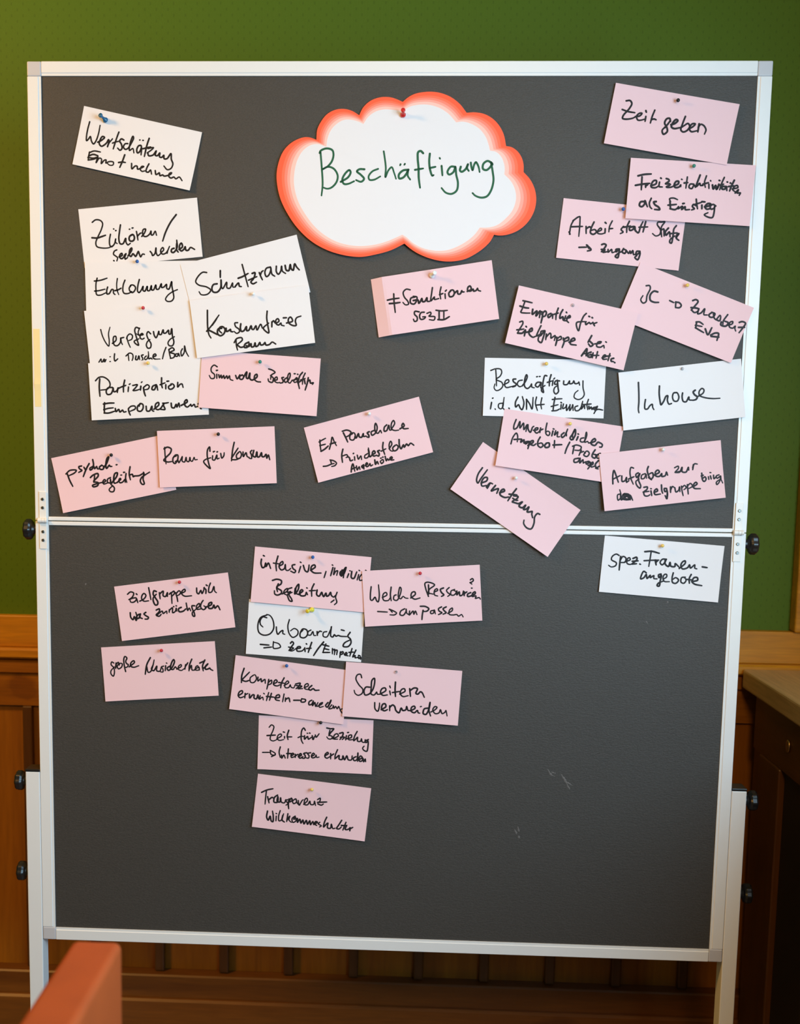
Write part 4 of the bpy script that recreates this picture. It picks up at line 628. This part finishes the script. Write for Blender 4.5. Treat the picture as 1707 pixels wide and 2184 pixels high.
('beziehung', 'p', -0.11534, -0.38032, -0.01809, 0.0005, (2, 1, 2, 0, 0.5), None, 'pink card reading Zeit für Beziehung, arrow Interessen erkunden', 0.00263, '-809,273 -770,316 -729,290 -741,222 -779,124 -784,56 -736,33 -670,61;-843,124 -699,139;-670,74 -591,133 -599,160 -645,144 -664,81 -630,49 -550,66;-538,121 -537,87;-560,200 -539,195;-467,234 -491,137 -476,69;-491,116 -410,120;-180,246 -208,286 -240,244 -250,148 -242,66 -213,13;-303,111 -257,134 -203,136;-190,150 -189,89 -137,139 -122,92 -69,128;-145,196 -135,194;-105,201 -95,198;-57,156 -41,89 -16,144;-4,172 11,132 62,196;192,304 259,293 313,295 262,225 230,169;247,265 236,183 290,158 278,117 225,114 197,147;305,118 397,176 375,210 329,187 318,118 385,115;415,218 475,234 470,180 425,110;431,151 504,154 465,111;536,183 525,107;554,238 574,244;545,129 624,159 622,200 576,184 578,116 652,120;720,266 676,175 666,100 704,136 730,164 732,96 786,98 798,140 813,86 853,81 864,129;918,132 865,102 880,75 912,104 915,9 898,-74 851,-63 823,-23 849,12;-913,-177 -785,-171;-779,-136 -764,-204 -697,-215 -691,-187 -773,-136;-690,-208 -756,-245;-606,-67 -624,-157 -602,-252;-583,-210 -575,-264 -542,-208 -514,-261;-465,-95 -474,-260;-490,-178 -409,-174;-408,-215 -369,-186 -383,-166 -415,-202 -407,-243 -354,-227;-342,-185 -340,-240;-341,-212 -295,-183;-287,-224 -234,-194 -248,-167 -281,-210 -260,-250 -207,-220;-142,-149 -195,-165 -167,-205 -179,-246 -219,-248;-75,-145 -128,-162 -100,-201 -112,-243 -153,-238;-60,-213 -7,-170 -28,-150 -60,-200 -46,-233 8,-217 20,-182 35,-223 74,-214;174,-189 233,-145 219,-125 180,-161 174,-203 209,-229 261,-199;273,-143 276,-239;274,-184 327,-148;391,-70 354,-167 349,-236;362,-222 421,-171 423,-233 476,-237 488,-175 517,-242 555,-172 583,-239 637,-237 648,-168;715,-178 669,-208 684,-248 730,-232 746,-108 744,-259;770,-230 822,-187 794,-161 763,-217 784,-257 824,-242 836,-200 851,-261 876,-212 885,-259'),
('transparenz', 'p', -0.12076, -0.49245, -0.1027, 0.0005, (3, 2, 2, 0.5, 1), None, 'pink card reading Transparenz Willkommenskultur, lowest on the pinboard', 0.00269, '-896,152 -810,205 -705,242;-815,190 -815,71 -812,-47;-783,90 -745,-17;-757,37 -702,87 -673,76;-612,140 -661,92 -659,8 -599,16 -603,114 -607,29 -559,22 -554,99 -532,25 -477,19 -463,76;-430,81 -461,63 -415,13 -446,-19;-404,98 -407,0 -392,-75;-400,57 -366,117 -348,78 -385,45;-298,112 -340,65 -315,26 -271,60 -284,114 -248,35 -205,13;-241,92 -218,11 -174,101 -156,117;-140,35 -81,113 -99,153 -129,121 -126,37 -72,37 -39,105 -20,51 34,58 41,115 69,42;91,150 134,183 134,128 104,96;96,102 256,130;106,75 169,62 200,87;-755,-165 -758,-271 -725,-323 -699,-249 -670,-329 -641,-340 -645,-242 -668,-154;-592,-235 -589,-319;-601,-187 -589,-192;-535,-129 -551,-229 -535,-311 -497,-292 -469,-176;-479,-206 -483,-290 -439,-320;-395,-166 -400,-307;-396,-279 -357,-203 -363,-274 -318,-310;-263,-191 -312,-240 -291,-307 -241,-272 -262,-205 -284,-250 -232,-229;-219,-227 -211,-296 -177,-235 -149,-302 -122,-242 -94,-309 -61,-241 -33,-307 0,-240 21,-307 55,-247 75,-300;74,-293 137,-250 108,-239 86,-284 130,-307;177,-244 153,-275 211,-303 180,-328;287,-139 257,-234 253,-318 288,-271 319,-239 322,-323 376,-323 381,-252 417,-324 456,-312;553,-159 515,-241 483,-315 524,-317 560,-277;631,-184 593,-329;557,-249 651,-244;650,-237 632,-310 685,-302 709,-271;715,-270 715,-326;711,-292 761,-257'),
]
CLOUD_C = (0.02187, 0.57075)
CLOUD_OUT = [[(-0.0002, -0.1068), (-0.0222, -0.1176), (-0.0495, -0.1251), (-0.0728, -0.1286), (-0.1045, -0.1248), (-0.1322, -0.1156), (-0.1558, -0.1017), (-0.1780, -0.0805), (-0.1961, -0.0540), (-0.2060, -0.0315), (-0.2110, -0.0011), (-0.2077, 0.0213), (-0.1996, 0.0398), (-0.1861, 0.0529), (-0.1684, 0.0605), (-0.1575, 0.0606), (-0.1465, 0.0569)], [(-0.1465, 0.0569), (-0.1453, 0.0726), (-0.1400, 0.0843), (-0.1307, 0.0961), (-0.1185, 0.1032), (-0.1050, 0.1055), (-0.0900, 0.1026), (-0.0774, 0.0955)], [(-0.0774, 0.0955), (-0.0711, 0.1078), (-0.0591, 0.1182), (-0.0430, 0.1236), (-0.0268, 0.1234), (-0.0146, 0.1195), (-0.0075, 0.1163)], [(-0.0075, 0.1163), (0.0010, 0.1234), (0.0130, 0.1292), (0.0345, 0.1322), (0.0520, 0.1305), (0.0696, 0.1241), (0.0847, 0.1131), (0.0958, 0.0996)], [(0.0958, 0.0996), (0.1092, 0.1002), (0.1240, 0.0977), (0.1377, 0.0906), (0.1487, 0.0796), (0.1565, 0.0654), (0.1607, 0.0478)], [(0.1607, 0.0478), (0.1699, 0.0459), (0.1795, 0.0394), (0.1866, 0.0291), (0.1896, 0.0186), (0.1900, 0.0072)], [(0.1900, 0.0072), (0.2012, -0.0048), (0.2091, -0.0205), (0.2117, -0.0375), (0.2083, -0.0560), (0.1981, -0.0731), (0.1836, -0.0851), (0.1662, -0.0918), (0.1527, -0.0930), (0.1452, -0.0919)], [(0.1452, -0.0919), (0.1394, -0.1026), (0.1288, -0.1133), (0.1155, -0.1227), (0.0993, -0.1308), (0.0803, -0.1346), (0.0612, -0.1343), (0.0406, -0.1298), (0.0212, -0.1219), (0.0087, -0.1140), (-0.0002, -0.1068)]]
CLOUD_IN = [[(-0.0038, -0.0928), (-0.0293, -0.1036), (-0.0497, -0.1091), (-0.0772, -0.1112), (-0.1047, -0.1067), (-0.1255, -0.0975), (-0.1449, -0.0830), (-0.1617, -0.0631), (-0.1756, -0.0393), (-0.1821, -0.0142), (-0.1816, 0.0069), (-0.1769, 0.0254), (-0.1682, 0.0398), (-0.1560, 0.0484), (-0.1437, 0.0501), (-0.1300, 0.0458)], [(-0.1300, 0.0458), (-0.1288, 0.0570), (-0.1242, 0.0700), (-0.1155, 0.0805), (-0.1034, 0.0877), (-0.0912, 0.0886), (-0.0789, 0.0857), (-0.0704, 0.0819)], [(-0.0704, 0.0819), (-0.0628, 0.0929), (-0.0507, 0.1014), (-0.0373, 0.1046), (-0.0251, 0.1042), (-0.0142, 0.1030), (-0.0068, 0.1021)], [(-0.0068, 0.1021), (0.0040, 0.1089), (0.0201, 0.1121), (0.0349, 0.1118), (0.0512, 0.1073), (0.0662, 0.0983), (0.0794, 0.0847)], [(0.0794, 0.0847), (0.0908, 0.0857), (0.1043, 0.0821), (0.1180, 0.0737), (0.1278, 0.0614), (0.1321, 0.0510), (0.1351, 0.0406)], [(0.1351, 0.0406), (0.1446, 0.0387), (0.1529, 0.0316), (0.1579, 0.0211), (0.1596, 0.0120), (0.1591, 0.0035)], [(0.1591, 0.0035), (0.1703, -0.0076), (0.1775, -0.0219), (0.1790, -0.0364), (0.1744, -0.0522), (0.1640, -0.0654), (0.1508, -0.0760), (0.1374, -0.0803), (0.1218, -0.0808)], [(0.1218, -0.0808), (0.1146, -0.0908), (0.1026, -0.1015), (0.0865, -0.1109), (0.0689, -0.1170), (0.0526, -0.1180), (0.0320, -0.1145), (0.0140, -0.1060), (0.0029, -0.0968), (-0.0038, -0.0928)]]
CLOUD_INK = '-1395,373 -1371,124 -1354,-140 -1370,-312;-1408,360 -1395,393 -1300,432 -1204,406 -1183,334 -1209,229 -1283,144 -1351,110;-1357,104 -1269,144 -1173,111 -1110,6 -1129,-99 -1210,-185 -1278,-203 -1340,-186;-1058,-93 -939,-20 -899,59 -920,92 -981,46 -1034,-60 -1006,-125 -937,-125 -840,-83;-675,106 -757,106 -797,73 -735,21 -679,-45 -726,-91 -809,-65;-453,113 -545,74 -605,-5 -591,-58 -516,-58 -414,-5;-367,389 -344,258 -328,127 -332,-17 -287,88 -233,140 -191,49 -159,-43;41,102 -47,89 -114,23 -106,-36 -45,-23 14,49 34,102 29,10 71,-53;-90,187 -98,170;-20,193 -30,178;272,362 231,397 191,377 186,286 203,129 210,-29 234,-180;145,100 278,122;381,354 373,234 394,90 429,9 449,18;383,129 478,149;575,163 592,15;541,287 549,274;798,150 724,150 672,65 700,28 767,65 798,144 815,26 846,-105 828,-223 748,-276 653,-257 583,-185;886,151 874,92 902,72 968,118 1000,190 988,131 1016,86;1046,216 1055,158 1077,99 1101,184 1127,223 1170,158 1192,69;1384,211 1316,243 1249,197 1245,119 1300,100 1359,146 1391,204 1398,185;1370,224 1401,80 1419,-64 1383,-221 1318,-313 1224,-333 1129,-301 1087,-262'
PINS = [
    ('ball', 'blue', -0.41890, 0.43219, 'entlohnung', 'blue ball pin at the top of the Entlohnung card'),
    ('ball', 'red', -0.40943, 0.35699, 'verpflegung', 'red ball pin at the top of the Verpflegung card'),
    ('ball', 'yellow', -0.40165, 0.26693, 'partizipation', 'yellow ball pin at the top of the Partizipation card'),
    ('ball', 'white', -0.22538, 0.38082, 'konsumfreier', 'white ball pin at the top of the Konsumfreier Raum card'),
    ('ball', 'green', -0.21365, 0.27089, 'sinnvolle', 'green ball pin in the pink Sinnvolle Beschäftigung card'),
    ('ball', 'black', -0.46608, 0.11360, 'psychol', 'black ball pin in the psychol. Begleitung card'),
    ('ball', 'black', -0.28342, 0.15108, 'raumkonsum', 'black ball pin in the Raum für Konsum card'),
    ('ball', 'white', -0.03138, 0.18849, 'eapauschale', 'white ball pin in the EA Pauschale card'),
    ((.35,.25,.0150), 'white', 0.06719, 0.41241, 'sanktionen', 'white push pin in the Sanktionen card'),
    ('ball', 'black', 0.45173, 0.68715, 'zeitgeben', 'black ball pin in the Zeit geben card'),
    ('ball', 'green', 0.48153, 0.58653, 'freizeit', 'green ball pin in the Freizeitaktivitäten card'),
    ('ball', 'blue', 0.37326, 0.52003, 'arbeit', 'blue ball pin in the Arbeit statt Strafe card'),
    ('ball', 'yellow', 0.48072, 0.40045, 'jczuarbeit', 'yellow ball pin in the JC Zuarbeit card'),
    ('clear', '', 0.29826, 0.36742, 'empathie', 'clear tack in the Empathie für Zielgruppe card'),
    ('ball', 'yellow', 0.25900, 0.27328, 'beschwnh', 'yellow ball pin in the white Beschäftigung i.d. WNH card'),
    ('clear', '', 0.48044, 0.26787, 'inhouse', 'clear tack in the white Inhouse card'),
    ('ball', 'yellow', 0.30101, 0.17610, 'unverbind', 'yellow ball pin in the Unverbindliches Angebot card'),
    ('ball', 'white', 0.21526, 0.08569, 'vernetzung', 'white ball pin in the steeply tilted Vernetzung card'),
    ('ball', 'white', 0.45411, 0.13611, 'aufgaben', 'white ball pin in the Aufgaben zur Zielgruppe card'),
    ('ball', 'yellow', 0.46185, -0.02315, 'spezfrauen', 'yellow ball pin in the white spez. Frauenangebote card'),
    ('ball', 'red', -0.35047, -0.10046, 'zielgruppe', 'red ball pin in the Zielgruppe will was zurückgeben card'),
    ('ball', 'red', -0.38227, -0.21954, 'grosse', 'red ball pin in the große Unsicherheiten card'),
    ('ball', 'blue', -0.12263, -0.05315, 'intensive', 'blue ball pin in the intensive Begleitung card'),
    ((-.6,-.10,.0170), 'lemon', -0.12238, -0.14350, 'onboarding', 'yellow push pin leaning left in the white Onboarding card'),
    ('ball', 'red', 0.05940, -0.07684, 'ressourcen', 'red ball pin in the Welche Ressourcen card'),
    ('ball', 'blue', -0.16544, -0.24084, 'kompetenzen', 'blue ball pin in the Kompetenzen ermitteln card'),
    ('clear', '', 0.02226, -0.24779, 'scheitern', 'clear tack in the Scheitern vermeiden card'),
    ('ball', 'black', -0.10586, -0.33935, 'beziehung', 'black ball pin in the Zeit für Beziehung card'),
    ('ball', 'yellow', -0.11963, -0.45862, 'transparenz', 'yellow ball pin in the Transparenz card'),
    ((-.46,.38,.0170), 'petrol', -0.47025, 0.65724, 'wertschaetzung', 'dark blue push pin leaning up left in the Wertschätzung card'),
    ((.0,.30,.0165), 'crimson', 0.01536, 0.66573, 'cloud', 'red push pin at the top of the cloud shaped card'),
]
SCUFFS = [[(0.2861, -0.4128), (0.2929, -0.4226), (0.2994, -0.4258)], [(0.3089, -0.4205), (0.3173, -0.4319), (0.3225, -0.4417)], [(0.3150, -0.4336), (0.3256, -0.4383), (0.3305, -0.4415)], [(0.3208, -0.4401), (0.3259, -0.4483)], [(0.2919, -0.4177), (0.3008, -0.4207)], [(0.2334, -0.5214), (0.2377, -0.5314)], [(0.2381, -0.5162), (0.2408, -0.5263)], [(0.2402, -0.5330), (0.2420, -0.5380)], [(-0.5165, -0.1074), (-0.5140, -0.1090)], [(0.4420, -0.1521), (0.4453, -0.1560)], [(0.4756, -0.1178), (0.4780, -0.1202)]]

CARD_H = {}
for (key, color, cx, cz, ang, level, lifts, fold, label, width, data) in CARDS:
    r_, hf = make_card(key, color, cx, cz, ang, level, lifts, parse(data), label, width, fold)
    CARD_H[key] = (cx, cz, ang, hf)

# ------------------------------------------------------------------ cloud-shaped title card
def make_cloud():
    root = empty('cloud_card', (CLOUD_C[0], FELT_Y, bz(CLOUD_C[1])))
    tag(root, 'large white cloud shaped card with red stepped border reading Beschäftigung', 'card')
    def hf(x, z): return .0045 - .022 * z
    NS = (80, 32, 32, 44, 36, 26, 50, 50)
    def lobe(pts, n):
        P = smooth_stroke(pts, .001)
        L_ = [0]
        for a, b_ in zip(P, P[1:]): L_.append(L_[-1] + math.hypot(b_[0] - a[0], b_[1] - a[1]))
        out = []
        j = 0
        for k in range(n):
            t = L_[-1] * k / n
            while L_[j + 1] < t: j += 1
            f = (t - L_[j]) / max(1e-9, L_[j + 1] - L_[j])
            out.append((P[j][0] + (P[j + 1][0] - P[j][0]) * f, P[j][1] + (P[j + 1][1] - P[j][1]) * f))
        return out
    outer = [p for l, k in zip(CLOUD_OUT, NS) for p in lobe(l, k)]
    inner = [p for l, k in zip(CLOUD_IN, NS) for p in lobe(l, k)]
    n = len(outer)
    bands = [0, .30, .46, .62, .78, 1.0]
    bm = bmesh.new()
    def ringset(y):
        return [[bm.verts.new((o[0] + (i[0] - o[0]) * t, y, o[1] + (i[1] - o[1]) * t)) for o, i in zip(outer, inner)] for t in bands]
    rings = ringset(0); back = ringset(CT)
    for k in range(len(bands) - 1):
        for i in range(n):
            j = (i + 1) % n
            bm.faces.new((rings[k][i], rings[k][j], rings[k + 1][j], rings[k + 1][i])).material_index = k + 1
            bm.faces.new((back[k][i], back[k + 1][i], back[k + 1][j], back[k][j])).material_index = 0
    for R_ in (rings, back):
        c = bm.verts.new((0, R_[0][0].co.y, 0))
        for i in range(n):
            bm.faces.new((R_[-1][i], R_[-1][(i + 1) % n], c)).material_index = 0
    for i in range(n):
        bm.faces.new((rings[0][i], back[0][i], back[0][(i + 1) % n], rings[0][(i + 1) % n])).material_index = 1
    for v in bm.verts: v.co.y += -hf(v.co.x, v.co.z) - CT
    cols = [(0.83, 0.82, 0.82, 1), lin(250, 97, 64), lin(252, 116, 86), lin(254, 137, 117), lin(254, 165, 150), lin(253, 196, 184)]
    mats = [M_WHITE] + [mat('red_print_tone', c, rough=.6, spec=.25) for c in cols[1:]]
    obj('paper', bm, mats, root)
    ink = obj('handwriting', ink_mesh(parse(CLOUD_INK), .0033, lambda x, z: hf(x, z) + CT, random.Random(3)), M_GREENINK, root)
    ink['label'] = 'green marker handwriting'
    return hf
cloud_h = make_cloud()

# ------------------------------------------------------------------ pins
PINCOL = {}
def pin_mat(c):
    if c not in PINCOL:
        rgb = {'blue': (0.02, 0.10, 0.36, 1), 'red': (0.55, 0.030, 0.045, 1), 'yellow': (0.80, 0.56, 0.14, 1), 'white': (0.80, 0.78, 0.76, 1),
               'green': (0.03, 0.22, 0.17, 1), 'black': (0.008, 0.008, 0.010, 1), 'petrol': (0.015, 0.115, 0.24, 1),
               'lemon': (0.72, 0.60, 0.05, 1), 'crimson': (0.62, 0.018, 0.018, 1)}[c]
        PINCOL[c] = mat(c + '_pin_plastic', rgb, rough=.22)
    return PINCOL[c]
M_CLEAR = mat('clear_plastic', (0.95, 0.93, 0.95, 1), rough=.08)
M_CLEAR.node_tree.nodes['Principled BSDF'].inputs['Transmission Weight'].default_value = .9
M_CLEAR.node_tree.nodes['Principled BSDF'].inputs['IOR'].default_value = 1.16

def make_pin(kind, color, x, z, surf, label):
    """x, z: where the needle enters the board; surf: height of the paper there"""
    y0 = FELT_Y - surf - .0004
    if kind == 'ball':
        root = empty('ball_pin', (x, y0, bz(z)))
        bm = bmesh.new()
        bmesh.ops.create_icosphere(bm, subdivisions=3, radius=.0030)
        for v in bm.verts: v.co.y -= .0068
        obj('head', bm, pin_mat(color), root, smooth=True)
        bm = bmesh.new(); lathe(bm, [(.00035, -.0045), (.0004, .010)], 'Y', 8)
        obj('needle', bm, M_STEEL, root)
        grp = 'ball headed pins on the pinboard'
    elif kind == 'clear':
        root = empty('clear_tack', (x, y0, bz(z)))
        bm = bmesh.new(); lathe(bm, [(.0006, -.0032), (.0020, -.0030), (.0026, -.0021), (.0023, -.0012), (.0012, -.0008), (.0011, 0)], 'Y', 20)
        obj('head', bm, M_CLEAR, root, smooth=True)
        bm = bmesh.new(); lathe(bm, [(.0006, -.0027), (.0006, .010)], 'Y', 8)
        obj('needle', bm, M_STEEL, root)
        grp = 'clear tacks on the pinboard'
    else:   # push pin, leaning
        dx, dz, ln = kind
        root = empty('push_pin', (x, y0, bz(z)))
        d = Vector((dx, -1, dz)).normalized()
        q = Vector((0, -1, 0)).rotation_difference(d)
        root.rotation_mode = 'QUATERNION'; root.rotation_quaternion = q
        bm = bmesh.new()
        k = ln / .0185
        prof = [(.0030, 0), (.0044, -.0012 * k), (.0046, -.0030 * k), (.0036, -.0048 * k), (.0024, -.0072 * k), (.0020, -.0105 * k), (.0022, -.0130 * k), (.0033, -.0148 * k), (.0037, -.0165 * k), (.0034, -.0180 * k), (.0022, -.0186 * k)]
        lathe(bm, prof, 'Y', 24)
        obj('head', bm, pin_mat(color), root, smooth=True)
        bm = bmesh.new(); lathe(bm, [(.0005, 0), (.0005, .009)], 'Y', 8)
        obj('needle', bm, M_STEEL, root)
        grp = 'push pins on the pinboard'
    tag(root, label, 'pin', grp)

for (kind, color, x, z, card, label) in PINS:
    if card == 'cloud':
        s = cloud_h(x - CLOUD_C[0], z - CLOUD_C[1]) + CT
    else:
        cx, cz, ang, hf = CARD_H[card]
        dx, dz = x - cx, z - cz
        lx, lz = dx * math.cos(ang) + dz * math.sin(ang), -dx * math.sin(ang) + dz * math.cos(ang)
        s = hf(lx, lz) + CT
    make_pin(kind, color, x, z, s, label)

# ------------------------------------------------------------------ worn marks on the felt
felt_low = [o for o in board.children if o.name.startswith('felt_panel')][1]
M_SCUFF = mat('pale_scuffed_felt', (0.14, 0.13, 0.125, 1), rough=.9)
rs = random.Random(11)
for st in SCUFFS:
    bm = bmesh.new()
    P = smooth_stroke(st, .0012)
    n = len(P); prev = None
    for i, (px, pz) in enumerate(P):
        a = P[max(0, i - 1)]; c = P[min(n - 1, i + 1)]
        dx, dz = c[0] - a[0], c[1] - a[1]; l = math.hypot(dx, dz) or 1
        wv = (.0006 + .0015 * rs.random()) * math.sin(math.pi * (i + .6) / (n + .2))
        j = rs.uniform(-.0006, .0006)
        pr = [bm.verts.new((px + j - dz / l * wv * k, FELT_Y - .00015 - .0003 * (k == 0), bz(pz) + dx / l * wv * k)) for k in (-1, 0, 1)]
        if prev:
            for k in range(2): bm.faces.new((prev[k], prev[k + 1], pr[k + 1], pr[k]))
        prev = pr
    obj('scuff', bm, M_SCUFF, felt_low)

# ------------------------------------------------------------------ chair in the foreground
ch = empty('chair', (-.45, -1.10, 0))
tag(ch, 'blurred terracotta brown chair in the lower left foreground', 'chair')
bpy.context.view_layer.update()
def cpart(name, bm, m_, **k):
    o = obj(name, bm, m_, None, **k); o.parent = ch; o.matrix_parent_inverse = ch.matrix_world.inverted(); return o
cb = newbox(-.290, -.241, -1.32, -.862, .50, ZC - .35, bevel=.007, seg=4)
cpart('backrest', cb, M_CHAIR, smooth=False)
cpart('seat', newbox(-.72, -.292, -1.31, -.87, .43, .49, bevel=.015, seg=3), M_CHAIR)
for xa in (-.70, -.288):
    for ya in (-1.30, -.915):
        cpart('leg', newbox(xa, xa + .035, ya, ya + .035, 0.001, .4295 if xa < -.5 else .4995, bevel=.004), M_CHAIRLEG)
